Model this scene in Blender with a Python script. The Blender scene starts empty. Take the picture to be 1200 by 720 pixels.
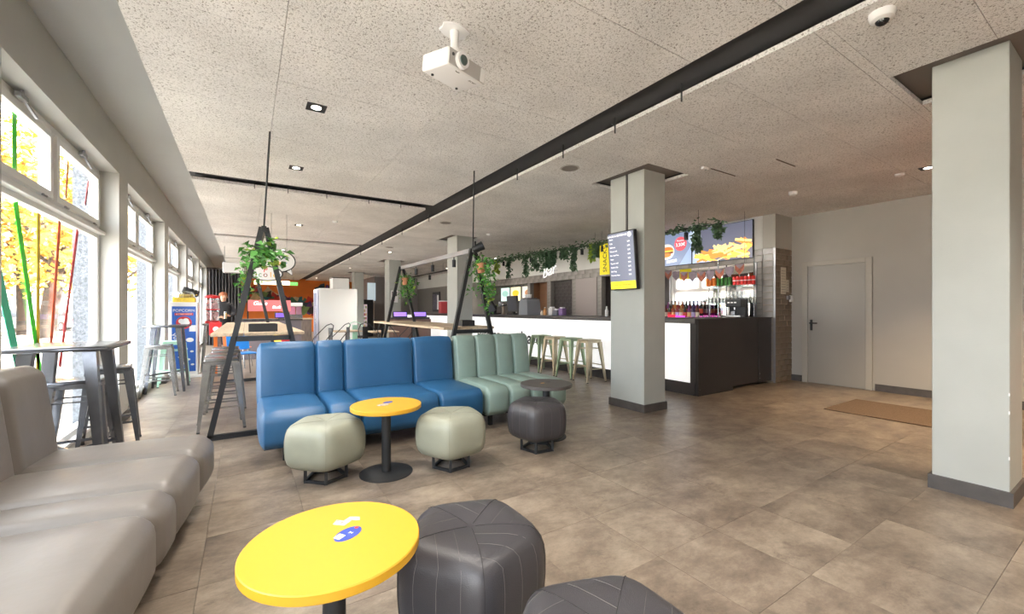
import bpy, bmesh, math, random
from mathutils import Vector, Matrix, noise as mnoise
R = math.radians
random.seed(7)
scene = bpy.context.scene
COL = scene.collection

# ---------------------------------------------------------------- camera
F, HCAM, HY = 490.0, 1.3, 363.0
TH = math.atan2(312, F); SN = math.sin(TH); CS = math.cos(TH)
cam_data = bpy.data.cameras.new('camera'); cam = bpy.data.objects.new('camera', cam_data); COL.objects.link(cam)
cam.location = (0, 0, HCAM); cam.rotation_euler = (R(90), 0, -TH)
cam_data.sensor_width = 36; cam_data.lens = 36 * F / 1200; cam_data.shift_y = 3 / 1200
cam_data.clip_start = 0.02; cam_data.clip_end = 300
scene.camera = cam
# ---------------------------------------------------------------- world, light, exposure
scene.view_settings.view_transform = 'Standard'; scene.view_settings.look = 'None'
scene.view_settings.gamma = 1.0; scene.view_settings.use_curve_mapping = False
scene.view_settings.exposure = 0.68
SKY = 8.0
w = bpy.data.worlds.new('sky'); scene.world = w; w.use_nodes = True
bg = w.node_tree.nodes['Background']; bg.inputs[0].default_value = (0.90, 0.95, 1.0, 1); bg.inputs[1].default_value = SKY
sun = bpy.data.lights.new('sun', 'SUN'); sun.energy = 85; sun.angle = R(3); sun.color = (1, .98, .96)   # from behind the building: it lights the street, not the hall
so = bpy.data.objects.new('sun', sun); COL.objects.link(so); so.location = (20, 10, 20); so.rotation_euler = Vector((-.62, .25, -.74)).to_track_quat('-Z', 'Y').to_euler()
scene.cycles.use_denoising = True
scene.cycles.max_bounces = 8; scene.cycles.diffuse_bounces = 5; scene.cycles.transparent_max_bounces = 16
scene.cycles.sample_clamp_indirect = 6.0
scene.cycles.caustics_reflective = False; scene.cycles.caustics_refractive = False
WIN = [(-2.55, 0.10), (0.52, 3.23), (3.65, 6.33), (6.75, 9.46), (9.87, 12.58), (13.0, 15.7), (16.1, 18.8)]
XW, XF, XO = -1.2, -1.36, -1.55          # inner wall face, window frame face, outer wall face
for (a, b) in WIN:                        # portals: they only guide the sky's own light in
    l = bpy.data.lights.new('window_portal', 'AREA'); l.shape = 'RECTANGLE'; l.size = 2.6; l.size_y = b - a - 0.1
    l.cycles.is_portal = True
    o = bpy.data.objects.new('window_portal', l); COL.objects.link(o)
    o.location = (XF - 0.14, (a + b) / 2, 1.46); o.rotation_euler = (0, R(-90), 0)

# ---------------------------------------------------------------- helpers
def lin(c):
    c = c / 255.0
    return c / 12.92 if c <= 0.04045 else ((c + 0.055) / 1.055) ** 2.4
def rgb(r, g, b): return (lin(r), lin(g), lin(b), 1)

def mat(name, col, rough=0.5, metal=0.0, var=0.0, vscale=6.0, bump=0.0, bscale=60.0, emit=None, es=0.0, coat=0.0, spec=0.5, col2=None, stretch=None, trans=0.0):
    m = bpy.data.materials.new(name); m.use_nodes = True
    nt = m.node_tree; b = nt.nodes['Principled BSDF']
    b.inputs['Base Color'].default_value = col; b.inputs['Roughness'].default_value = rough
    b.inputs['Metallic'].default_value = metal; b.inputs['Specular IOR Level'].default_value = spec
    b.inputs['Coat Weight'].default_value = coat
    if emit: b.inputs['Emission Color'].default_value = emit; b.inputs['Emission Strength'].default_value = es
    if var or bump:
        tc = nt.nodes.new('ShaderNodeTexCoord'); vec = tc.outputs['Object']
        if stretch:
            mp = nt.nodes.new('ShaderNodeMapping'); mp.inputs['Scale'].default_value = stretch
            nt.links.new(vec, mp.inputs['Vector']); vec = mp.outputs['Vector']
    if var:
        n = nt.nodes.new('ShaderNodeTexNoise'); n.inputs['Scale'].default_value = vscale; n.inputs['Detail'].default_value = 5
        nt.links.new(vec, n.inputs['Vector'])
        mx = nt.nodes.new('ShaderNodeMix'); mx.data_type = 'RGBA'
        d = col2 or tuple(c * (1 - var) for c in col[:3]) + (1,)
        mx.inputs['A'].default_value = d; mx.inputs['B'].default_value = col if col2 else tuple(min(1, c * (1 + var * .5)) for c in col[:3]) + (1,)
        cr = nt.nodes.new('ShaderNodeMapRange'); cr.inputs[1].default_value = 0.3; cr.inputs[2].default_value = 0.7
        nt.links.new(n.outputs['Fac'], cr.inputs[0]); nt.links.new(cr.outputs[0], mx.inputs['Factor'])
        nt.links.new(mx.outputs['Result'], b.inputs['Base Color'])
    if bump:
        n2 = nt.nodes.new('ShaderNodeTexNoise'); n2.inputs['Scale'].default_value = bscale; n2.inputs['Detail'].default_value = 4
        nt.links.new(vec, n2.inputs['Vector'])
        bp = nt.nodes.new('ShaderNodeBump'); bp.inputs['Strength'].default_value = bump; bp.inputs['Distance'].default_value = 0.01
        nt.links.new(n2.outputs['Fac'], bp.inputs['Height']); nt.links.new(bp.outputs['Normal'], b.inputs['Normal'])
    return m

def glass(name, tint=(1, 1, 1, 1), refl=0.08, rough=0.02):
    m = bpy.data.materials.new(name); m.use_nodes = True; nt = m.node_tree
    nt.nodes.remove(nt.nodes['Principled BSDF']); out = nt.nodes['Material Output']
    t = nt.nodes.new('ShaderNodeBsdfTransparent'); t.inputs[0].default_value = tint
    g = nt.nodes.new('ShaderNodeBsdfGlossy'); g.inputs['Roughness'].default_value = rough
    mx = nt.nodes.new('ShaderNodeMixShader'); mx.inputs[0].default_value = refl
    nt.links.new(t.outputs[0], mx.inputs[1]); nt.links.new(g.outputs[0], mx.inputs[2]); nt.links.new(mx.outputs[0], out.inputs['Surface'])
    return m

class MB:
    def __init__(s): s.v = []; s.f = []
    def add(s, vs, fs):
        n = len(s.v); s.v += [tuple(v) for v in vs]; s.f += [tuple(i + n for i in f) for f in fs]; return s
    def box(s, x0, x1, y0, y1, z0, z1):
        vs = [(x0, y0, z0), (x1, y0, z0), (x1, y1, z0), (x0, y1, z0), (x0, y0, z1), (x1, y0, z1), (x1, y1, z1), (x0, y1, z1)]
        return s.add(vs, [(0, 3, 2, 1), (4, 5, 6, 7), (0, 1, 5, 4), (1, 2, 6, 5), (2, 3, 7, 6), (3, 0, 4, 7)])
    def cbox(s, c, size, M=None):
        x, y, z = [q / 2 for q in size]; m = MB().box(-x, x, -y, y, -z, z)
        T = Matrix.Translation(c) @ (M.to_4x4() if M else Matrix.Identity(4))
        return s.add([T @ Vector(v) for v in m.v], m.f)
    def rbox(s, x0, x1, y0, y1, z0, z1, r=0.01, seg=2):
        bm = bmesh.new(); bmesh.ops.create_cube(bm, size=1)
        for v in bm.verts: v.co = Vector(((x0 + x1) / 2 + v.co.x * (x1 - x0), (y0 + y1) / 2 + v.co.y * (y1 - y0), (z0 + z1) / 2 + v.co.z * (z1 - z0)))
        bmesh.ops.bevel(bm, geom=list(bm.edges), offset=r, segments=seg, profile=0.5, affect='EDGES')
        bm.verts.index_update(); s.add([v.co.copy() for v in bm.verts], [[v.index for v in f.verts] for f in bm.faces]); bm.free(); return s
    def cyl(s, p0, p1, r0, r1=None, n=12, cap=True, rot=0.0):
        p0, p1 = Vector(p0), Vector(p1); r1 = r0 if r1 is None else r1
        d = (p1 - p0).normalized(); a = d.orthogonal().normalized(); b = d.cross(a)
        if abs(d.z) > .7: a = Vector((1, 0, 0)); a = (a - d * a.dot(d)).normalized(); b = d.cross(a)
        vs = []
        for p, r in ((p0, r0), (p1, r1)):
            for k in range(n):
                t = 2 * math.pi * k / n + rot; vs.append(p + a * (r * math.cos(t)) + b * (r * math.sin(t)))
        fs = [(k, (k + 1) % n, n + (k + 1) % n, n + k) for k in range(n)]
        if cap: fs += [tuple(range(n - 1, -1, -1)), tuple(range(n, 2 * n))]
        return s.add(vs, fs)
    def bar(s, p0, p1, wd, ht=None):     # square section bar
        ht = wd if ht is None else ht
        p0, p1 = Vector(p0), Vector(p1); d = (p1 - p0).normalized()
        up = Vector((0, 0, 1)) if abs(d.z) < .95 else Vector((0, 1, 0))
        a = d.cross(up).normalized(); b = a.cross(d)
        vs = []
        for p in (p0, p1):
            for (i, j) in ((-1, -1), (1, -1), (1, 1), (-1, 1)): vs.append(p + a * (i * wd / 2) + b * (j * ht / 2))
        return s.add(vs, [(0, 3, 2, 1), (4, 5, 6, 7), (0, 1, 5, 4), (1, 2, 6, 5), (2, 3, 7, 6), (3, 0, 4, 7)])
    def tube(s, pts, r, n=6, closed=False):
        pts = [Vector(p) for p in pts]; m = len(pts); vs = []; pa = None
        for i, p in enumerate(pts):
            if closed: d = (pts[(i + 1) % m] - pts[i - 1])
            else: d = pts[min(i + 1, m - 1)] - pts[max(i - 1, 0)]
            d.normalize()
            a = d.orthogonal().normalized() if pa is None else (pa - d * pa.dot(d)).normalized()
            pa = a; b = d.cross(a)
            for k in range(n):
                t = 2 * math.pi * k / n; vs.append(p + a * (r * math.cos(t)) + b * (r * math.sin(t)))
        fs = []
        for i in range(m if closed else m - 1):
            j = (i + 1) % m
            for k in range(n): fs.append((i * n + k, i * n + (k + 1) % n, j * n + (k + 1) % n, j * n + k))
        if not closed: fs += [tuple(range(n - 1, -1, -1)), tuple(range((m - 1) * n, m * n))]
        return s.add(vs, fs)
    def lathe(s, prof, n=24, c=(0, 0, 0)):
        vs = []; fs = []; m = len(prof)
        for (r, z) in prof:
            for k in range(n):
                t = 2 * math.pi * k / n; vs.append((c[0] + r * math.cos(t), c[1] + r * math.sin(t), c[2] + z))
        for i in range(m - 1):
            for k in range(n): fs.append((i * n + k, i * n + (k + 1) % n, (i + 1) * n + (k + 1) % n, (i + 1) * n + k))
        fs += [tuple(range(n - 1, -1, -1)), tuple(range((m - 1) * n, m * n))]
        return s.add(vs, fs)
    def ball(s, c, r, n=12, sq=(1, 1, 1)):
        prof = [(max(1e-4, r * math.sin(math.pi * i / n)), -r * math.cos(math.pi * i / n)) for i in range(n + 1)]
        m = MB().lathe(prof, n + 4); return s.add([(c[0] + v[0] * sq[0], c[1] + v[1] * sq[1], c[2] + v[2] * sq[2]) for v in m.v], m.f)
    def prism(s, poly, z0, z1, M=None):
        n = len(poly); vs = [Vector((p[0], p[1], z0)) for p in poly] + [Vector((p[0], p[1], z1)) for p in poly]
        if M: vs = [M @ v for v in vs]
        return s.add(vs, [tuple(range(n - 1, -1, -1)), tuple(range(n, 2 * n))] + [(k, (k + 1) % n, n + (k + 1) % n, n + k) for k in range(n)])
    def cushion(s, x0, x1, y0, y1, z0, z1, r=0.06, bulge=0.012, M=None, rx=None):
        c = Vector(((x0 + x1) / 2, (y0 + y1) / 2, (z0 + z1) / 2)); h = Vector(((x1 - x0) / 2, (y1 - y0) / 2, (z1 - z0) / 2))
        r = min(r, min(h) * .95); rv = Vector((rx or r, r, r))
        def axis(hh, r):
            e = [hh - r * q for q in (0, .35, .7, 1.0)]; k = max(2, min(6, int(hh * 2 / .12)))
            mid = [-(hh - r) + 2 * (hh - r) * i / k for i in range(1, k)]
            return [-q for q in e] + mid + e[::-1]
        for ax in range(3):
            u, v = (ax + 1) % 3, (ax + 2) % 3; U, V = axis(h[u], rv[u]), axis(h[v], rv[v])
            for sg in (-1, 1):
                vs = []
                for a in U:
                    for b in V:
                        p = Vector((0, 0, 0)); p[ax] = sg * h[ax]; p[u] = a; p[v] = b
                        q = Vector([max(-(h[i] - rv[i]), min(h[i] - rv[i], p[i])) for i in range(3)]); d = Vector([(p[i] - q[i]) / rv[i] for i in range(3)])
                        if d.length > 1e-9: d = d.normalized(); d = Vector([d[i] * rv[i] for i in range(3)])
                        g = (1 - (a / h[u]) ** 4) * (1 - (b / h[v]) ** 4)
                        p = q + d; p[ax] += sg * bulge * g
                        vs.append(c + p)
                nu, nv = len(U), len(V)
                if M: vs = [M @ q for q in vs]
                fs = [(i * nv + j, (i + 1) * nv + j, (i + 1) * nv + j + 1, i * nv + j + 1) for i in range(nu - 1) for j in range(nv - 1)]
                if sg < 0: fs = [f[::-1] for f in fs]
                s.add(vs, fs)
        return s
    def move(s, T): s.v = [tuple(T @ Vector(v)) for v in s.v]; return s
    def leaf(s, p, d, up, L, W, fold=.25):
        d = Vector(d).normalized(); up = Vector(up); sd = d.cross(up)
        if sd.length < 1e-3: sd = d.orthogonal()
        sd.normalize(); nn = sd.cross(d); p = Vector(p)
        n = len(s.v)
        s.v += [tuple(p), tuple(p + d * (L * .42) + sd * (W / 2) + nn * (W * fold)), tuple(p + d * L), tuple(p + d * (L * .42) - sd * (W / 2) + nn * (W * fold))]
        s.f += [(n, n + 1, n + 2), (n, n + 2, n + 3)]; return s
    def mesh(s, name, m=None, smooth=False, weld=False):
        me = bpy.data.meshes.new(name); me.from_pydata(s.v, [], s.f)
        if weld:
            bm = bmesh.new(); bm.from_mesh(me); bmesh.ops.remove_doubles(bm, verts=bm.verts, dist=1e-5); bm.to_mesh(me); bm.free()
        if m: me.materials.append(m)
        if smooth:
            me.polygons.foreach_set('use_smooth', [True] * len(me.polygons))
            me.set_sharp_from_angle(angle=R(smooth if smooth > 1 else 40))
        me.update(); return me
    def build(s, name, m, parent=None, smooth=False, weld=False):
        o = bpy.data.objects.new(name, s.mesh(name, m, smooth, weld)); COL.objects.link(o)
        if parent: o.parent = parent
        return o

def tag(o, label=None, cat=None, group=None, kind=None):
    if label: o['label'] = label
    if cat: o['category'] = cat
    if group: o['group'] = group
    if kind: o['kind'] = kind
    return o
def struct(o): o['kind'] = 'structure'; return o
def thing(name, label, cat, loc=(0, 0, 0), rz=0.0, group=None):
    o = bpy.data.objects.new(name, None); COL.objects.link(o); o.empty_display_size = .1
    o.location = loc; o.rotation_euler = (0, 0, rz); return tag(o, label, cat, group)
def dup(root, loc, rz, label, group=None, swap=None):
    def cp(o, par):
        c = o.copy(); COL.objects.link(c); c.parent = par
        if swap and c.type == 'MESH':
            for a, b in swap.items():
                if c.data.materials and c.data.materials[0] == a:
                    key = c.data.name + b.name
                    if key not in MESHSWAP:
                        MESHSWAP[key] = c.data.copy(); MESHSWAP[key].materials[0] = b
                    c.data = MESHSWAP[key]; break
        for ch in o.children: cp(ch, c)
        return c
    r = cp(root, None); r.location = loc; r.rotation_euler = (0, 0, rz); tag(r, label, None, group); return r
MESHSWAP = {}
def text(name, body, size, m, parent, loc, rot, ext=0.002, align='CENTER', font_shear=0.0, sx=1.0, bold=0.0):
    cu = bpy.data.curves.new(name, 'FONT'); cu.body = body; cu.size = size; cu.extrude = ext; cu.align_x = align; cu.align_y = 'CENTER'; cu.shear = font_shear; cu.offset = bold
    t = bpy.data.objects.new(name, cu); COL.objects.link(t); bpy.context.view_layer.update()
    me = bpy.data.meshes.new_from_object(t); me.materials.clear(); me.materials.append(m)
    bpy.data.objects.remove(t); o = bpy.data.objects.new(name, me); COL.objects.link(o)
    o.parent = parent; o.location = loc; o.rotation_euler = rot; o.scale = (sx, 1, 1); return o
def ray(px, py):
    u = (px - 600) / F; v = (HY - py) / F; return Vector((SN + u * CS, CS - u * SN, v))
def onX(px, py, x): d = ray(px, py); t = x / d.x; return Vector((x, d.y * t, HCAM + d.z * t))
def onY(px, py, y): d = ray(px, py); t = y / d.y; return Vector((d.x * t, y, HCAM + d.z * t))
def onZ(px, py, z): d = ray(px, py); t = (z - HCAM) / d.z; return Vector((d.x * t, d.y * t, z))
FACE_L = (R(90), 0, R(-90))     # text facing -x, read from the -x side
FACE_F = (R(90), 0, 0)          # text facing -y

# ---------------------------------------------------------------- materials
M = {}
def ceiling_material():
    m = bpy.data.materials.new('wood_wool_panel'); m.use_nodes = True; nt = m.node_tree; b = nt.nodes['Principled BSDF']
    geo = nt.nodes.new('ShaderNodeNewGeometry'); info = nt.nodes.new('ShaderNodeObjectInfo')
    n = nt.nodes.new('ShaderNodeTexNoise'); n.inputs['Scale'].default_value = 85; n.inputs['Detail'].default_value = 3; n.inputs['Distortion'].default_value = 1.2
    n2 = nt.nodes.new('ShaderNodeTexNoise'); n2.inputs['Scale'].default_value = 1.6; n2.inputs['Detail'].default_value = 3
    for q in (n, n2): nt.links.new(geo.outputs['Position'], q.inputs['Vector'])
    r = nt.nodes.new('ShaderNodeValToRGB'); r.color_ramp.elements[0].position = .33; r.color_ramp.elements[1].position = .46
    r.color_ramp.elements[0].color = rgb(148, 142, 136); r.color_ramp.elements[1].color = rgb(242, 240, 238)
    nt.links.new(n.outputs['Fac'], r.inputs['Fac'])
    r2 = nt.nodes.new('ShaderNodeMapRange'); r2.inputs[1].default_value = .3; r2.inputs[2].default_value = .7; r2.inputs[3].default_value = .86; r2.inputs[4].default_value = 1.03
    nt.links.new(n2.outputs['Fac'], r2.inputs[0])
    r3 = nt.nodes.new('ShaderNodeMapRange'); r3.inputs[3].default_value = .94; r3.inputs[4].default_value = 1.0; nt.links.new(info.outputs['Random'], r3.inputs[0])
    mu = nt.nodes.new('ShaderNodeMath'); mu.operation = 'MULTIPLY'; nt.links.new(r2.outputs[0], mu.inputs[0]); nt.links.new(r3.outputs[0], mu.inputs[1])
    mx = nt.nodes.new('ShaderNodeVectorMath'); mx.operation = 'SCALE'; nt.links.new(r.outputs['Color'], mx.inputs[0]); nt.links.new(mu.outputs[0], mx.inputs['Scale'])
    nt.links.new(mx.outputs[0], b.inputs['Base Color']); b.inputs['Roughness'].default_value = .95; b.inputs['Specular IOR Level'].default_value = .1
    bp = nt.nodes.new('ShaderNodeBump'); bp.inputs['Strength'].default_value = .5; bp.inputs['Distance'].default_value = .01
    nt.links.new(n.outputs['Fac'], bp.inputs['Height']); nt.links.new(bp.outputs['Normal'], b.inputs['Normal']); return m
def floor_material():
    m = bpy.data.materials.new('vinyl_stone_tile'); m.use_nodes = True; nt = m.node_tree; b = nt.nodes['Principled BSDF']
    geo = nt.nodes.new('ShaderNodeNewGeometry'); info = nt.nodes.new('ShaderNodeObjectInfo')
    ad = nt.nodes.new('ShaderNodeVectorMath'); ad.operation = 'MULTIPLY_ADD'
    cb = nt.nodes.new('ShaderNodeCombineXYZ'); nt.links.new(info.outputs['Random'], cb.inputs[2])
    ad.inputs[1].default_value = (1, 1, .4); nt.links.new(geo.outputs['Position'], ad.inputs[0]); nt.links.new(cb.outputs[0], ad.inputs[2])
    mp = nt.nodes.new('ShaderNodeMapping'); mp.inputs['Scale'].default_value = (1.0, 1.5, 1); mp.inputs['Rotation'].default_value = (0, 0, .3)
    nt.links.new(ad.outputs[0], mp.inputs['Vector'])
    n1 = nt.nodes.new('ShaderNodeTexNoise'); n1.inputs['Scale'].default_value = 2.3; n1.inputs['Detail'].default_value = 10; n1.inputs['Roughness'].default_value = .78; n1.inputs['Distortion'].default_value = .1
    n2 = nt.nodes.new('ShaderNodeTexNoise'); n2.inputs['Scale'].default_value = 3.0; n2.inputs['Detail'].default_value = 12; n2.inputs['Roughness'].default_value = .82; n2.inputs['Distortion'].default_value = .4
    for q in (n1, n2): nt.links.new(mp.outputs[0], q.inputs['Vector'])
    r = nt.nodes.new('ShaderNodeValToRGB'); e = r.color_ramp.elements
    e[0].position = .30; e[0].color = rgb(84, 74, 66); e[1].position = .72; e[1].color = rgb(168, 154, 137)
    e2 = r.color_ramp.elements.new(.47); e2.color = rgb(123, 110, 97)
    nt.links.new(n1.outputs['Fac'], r.inputs['Fac'])
    r2 = nt.nodes.new('ShaderNodeMapRange'); r2.inputs[1].default_value = .56; r2.inputs[2].default_value = .66; r2.inputs[3].default_value = 0; r2.inputs[4].default_value = .55
    nt.links.new(n2.outputs['Fac'], r2.inputs[0])
    mx = nt.nodes.new('ShaderNodeMix'); mx.data_type = 'RGBA'; mx.inputs['B'].default_value = rgb(72, 62, 56)
    nt.links.new(r2.outputs[0], mx.inputs['Factor']); nt.links.new(r.outputs['Color'], mx.inputs['A'])
    nt.links.new(mx.outputs['Result'], b.inputs['Base Color'])
    rr = nt.nodes.new('ShaderNodeMapRange'); rr.inputs[3].default_value = .26; rr.inputs[4].default_value = .42
    nt.links.new(n2.outputs['Fac'], rr.inputs[0]); nt.links.new(rr.outputs[0], b.inputs['Roughness'])
    b.inputs['Specular IOR Level'].default_value = .5
    return m
M['ceil'] = ceiling_material(); M['floor'] = floor_material()
M['joint'] = mat('dark_joint', rgb(92, 80, 70), .9)
M['wall'] = mat('grey_wall_paint', rgb(206, 206, 201), .7, var=.05, vscale=1.5, bump=.05, bscale=180)
M['wallwarm'] = mat('warm_grey_wall_paint', rgb(176, 173, 166), .7, var=.05, vscale=1.5, bump=.05, bscale=180)
M['column'] = mat('column_grey_paint', rgb(176, 179, 174), .65, var=.05, vscale=3, bump=.08, bscale=120)
M['slab'] = mat('dark_slab_paint', rgb(74, 74, 76), .9)
M['slot'] = mat('anthracite_slot_liner', rgb(62, 63, 66), .85)
M['recess'] = mat('column_recess_board', rgb(120, 112, 106), .9)
M['soffit'] = mat('soffit_grey_paint', rgb(205, 207, 206), .8, var=.04, vscale=1.2)
M['skirt'] = mat('charcoal_skirting', rgb(82, 78, 76), .55, var=.2, vscale=10)
M['white'] = mat('white_lacquer', rgb(238, 238, 236), .35)
M['whitep'] = mat('white_plastic', rgb(240, 240, 240), .4)
M['black'] = mat('black_powder_coat', rgb(38, 40, 43), .5)
M['blackm'] = mat('matte_black_laminate', rgb(44, 40, 40), .55, var=.1, vscale=8)
M['glass'] = glass('window_glass')
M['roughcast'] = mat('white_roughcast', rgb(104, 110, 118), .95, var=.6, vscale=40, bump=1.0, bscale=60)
M['roughcastb'] = mat('blue_roughcast', rgb(150, 190, 205), .9, var=.4, vscale=25, bump=1.0, bscale=60)
M['blue'] = mat('blue_leatherette', rgb(40, 90, 132), .38, var=.06, vscale=5, bump=.12, bscale=260)
M['navy'] = mat('dark_blue_leatherette', rgb(36, 84, 132), .38, var=.06, vscale=5, bump=.12, bscale=260)
M['green'] = mat('sage_green_leatherette', rgb(138, 160, 152), .4, var=.06, vscale=5, bump=.12, bscale=260)
M['khaki'] = mat('khaki_green_leatherette', rgb(152, 154, 138), .4, var=.10, vscale=4, bump=.12, bscale=260)
M['grey'] = mat('grey_leatherette', rgb(122, 116, 111), .38, var=.06, vscale=5, bump=.30, bscale=8)
M['dark'] = mat('charcoal_leatherette', rgb(62, 60, 63), .36, var=.08, vscale=5, bump=.12, bscale=260)
M['stitch'] = mat('pale_stitching', rgb(116, 112, 108), .8); M['khakiseam'] = mat('khaki_seam', rgb(124, 126, 110), .6)
M['seam'] = mat('dark_seam', rgb(40, 38, 38), .8)
M['yellow'] = mat('yellow_laminate', rgb(206, 156, 40), .45)
M['tdark'] = mat('dark_laminate', rgb(78, 74, 72), .45, var=.1, vscale=12)
M['iron'] = mat('black_iron', rgb(50, 51, 53), .5, .3)
M['steel'] = mat('galvanised_steel', rgb(176, 178, 180), .24, .9, var=.15, vscale=14)
M['steeld'] = mat('brushed_gunmetal_steel', rgb(118, 121, 128), .24, .95, var=.15, vscale=14)
M['olive'] = mat('olive_green_steel', rgb(150, 170, 140), .35, .5, var=.1, vscale=12)
M['brass'] = mat('pale_brass_steel', rgb(186, 176, 152), .33, .6, var=.1, vscale=12)
M['mint'] = mat('mint_green_steel', rgb(176, 218, 196), .4, .1)
M['oak'] = mat('light_oak_board', rgb(200, 178, 150), .5, var=.25, vscale=6, stretch=(8, 1, 8))
M['leaf'] = mat('ivy_leaf', rgb(86, 150, 66), .5, var=.45, vscale=9)
M['leafd'] = mat('dark_ivy_leaf', rgb(84, 116, 84), .55, var=.4, vscale=9)
M['leafl'] = mat('lime_ivy_leaf', rgb(150, 178, 60), .5, var=.3, vscale=9)
M['terracotta'] = mat('terracotta', rgb(190, 128, 98), .7, var=.1)
M['alu'] = mat('aluminium_beam', rgb(160, 160, 164), .35, .7)
M['lamp'] = mat('lamp_glow', rgb(255, 250, 240), .5, emit=(1, .9, .75, 1), es=12)
M['barlight'] = mat('backlit_white_panel', rgb(225, 225, 225), .5, emit=(1, .99, .97, 1), es=.42)
M['tile'] = mat('slate_wall_tile', rgb(136, 131, 126), .3, var=.3, vscale=3)
M['grout'] = mat('tile_grout', rgb(120, 116, 110), .9)
M['brick'] = mat('brown_grey_glazed_brick', rgb(128, 112, 94), .4, var=.35, vscale=2.5)
M['brickgrout'] = mat('brick_grout', rgb(150, 138, 118), .9)
M['door'] = mat('grey_steel_door', rgb(158, 155, 148), .38)
M['doorframe'] = mat('grey_door_frame', rgb(176, 172, 162), .45)
M['mat'] = mat('brown_coir_mat', rgb(110, 90, 72), .95, var=.3, vscale=60, bump=.6, bscale=300)
M['mirror'] = mat('bar_mirror', rgb(235, 235, 235), .04, 1.0)
M['shelf'] = glass('shelf_glass', (.82, .9, .88, 1), .12)
M['clear'] = glass('clear_glass', (.9, .92, .92, 1), .22)

# ================================================================ SETTING
YB, YFAR = -2.9, 27.0
ZC = 3.0
COLS = [(4.22, 4.63, 3.54, 4.11), (4.22, 4.63, 9.05, 9.62), (4.22, 4.63, 14.6, 15.17), (4.22, 4.63, 20.1, 20.67), (4.23, 4.66, .56, .93)]
def rsub(r, holes):
    out = [r]
    for (hx0, hx1, hy0, hy1) in holes:
        nxt = []
        for (x0, x1, y0, y1) in out:
            if hx0 >= x1 or hx1 <= x0 or hy0 >= y1 or hy1 <= y0: nxt.append((x0, x1, y0, y1)); continue
            if hy0 > y0: nxt.append((x0, x1, y0, hy0))
            if hy1 < y1: nxt.append((x0, x1, hy1, y1))
            a, b = max(y0, hy0), min(y1, hy1)
            if hx0 > x0: nxt.append((x0, hx0, a, b))
            if hx1 < x1: nxt.append((hx1, x1, a, b))
        out = nxt
    return [q for q in out if q[1] - q[0] > .02 and q[3] - q[2] > .02]
def pieces(rects, limit, parent, name, m, z0, z1, gap, far_name):
    rects = sorted(rects, key=lambda q: math.hypot((q[0] + q[1]) / 2 - 1.2, (q[2] + q[3]) / 2 - 2) + (6 if (q[2] + q[3]) < 0 else 0))
    cache = {}
    for i, (x0, x1, y0, y1) in enumerate(rects[:limit]):
        k = (round(x1 - x0, 3), round(y1 - y0, 3))
        if k not in cache: cache[k] = MB().box(-k[0] / 2 + gap, k[0] / 2 - gap, -k[1] / 2 + gap, k[1] / 2 - gap, z0, z1).mesh(name, m)
        o = bpy.data.objects.new(name, cache[k]); COL.objects.link(o); o.parent = parent
        o.location = ((x0 + x1) / 2, (y0 + y1) / 2, random.uniform(-.0006, .0006))
    mb = MB()
    for (x0, x1, y0, y1) in rects[limit:]: mb.box(x0 + gap, x1 - gap, y0 + gap, y1 - gap, z0, z1)
    if mb.f: tag(mb.build(far_name, m, parent), kind='stuff')
# floor
fl = struct(MB().box(XO, 9.4, YB - .1, YFAR + .1, -.12, -.02).build('floor', M['joint']))
tiles = []
gx = [1.83 - .505 * 6 + .505 * k for k in range(0, 21)]; gx = [XO] + [g for g in gx if g > XO + .1 and g < 8.5] + [8.6]
gy = [1.44 + .5 * k for k in range(-9, 52)]
gy = [g for g in gy if YB < g < YFAR]; gy = [YB] + gy + [YFAR]
for i in range(len(gx) - 1):
    for j in range(len(gy) - 1): tiles.append((gx[i], gx[i + 1], gy[j], gy[j + 1]))
pieces(tiles, 300, fl, 'floor_tile', M['floor'], -.02, 0.0, .0008, 'distant_floor_tiles')
# ceiling
ce = struct(MB().box(-.62, 8.7, YB - .1, YFAR + .1, 3.09, 3.45).build('ceiling', M['slab']))
struct(MB().box(XO, -.62, YB - .1, YFAR + .1, 3.30, 3.45).build('ceiling_soffit', M['soffit']))
SLX = (2.585, 2.93)
CROSS = [(6.46, 6.80), (11.42, 11.72), (16.5, 16.75), (21.6, 21.8)]
REC = [(c[0] - .27, c[1] + .08, c[2] - .29, c[3] + .1) for c in COLS[:4]] + [(3.98, 4.74, .30, 1.10)]
holes = REC + [(-.7, SLX[0], a, b) for a, b in CROSS] + [(SLX[1], 8.6, a, b) for a, b in CROSS[2:]]
holes.append((7.9, 8.7, 3.74, 30)); holes.append((5.6, 8.7, 22, 30))
ys = [.575 + .594 * k for k in range(-6, 46)]; ys = [y for y in ys if y < YFAR]; ys[0] = YB; ys.append(YFAR)
panels = []
for j in range(len(ys) - 1):
    for xs in ([-.6, .2, 1.4, SLX[0]], [SLX[1], 4.15, 5.35, 6.55, 7.75, 8.52]):
        for i in range(len(xs) - 1): panels += rsub((xs[i], xs[i + 1], ys[j], ys[j + 1]), holes)
pieces(panels, 300, ce, 'ceiling_panel', M['ceil'], ZC, ZC + .035, .0015, 'distant_ceiling_panels')
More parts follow.
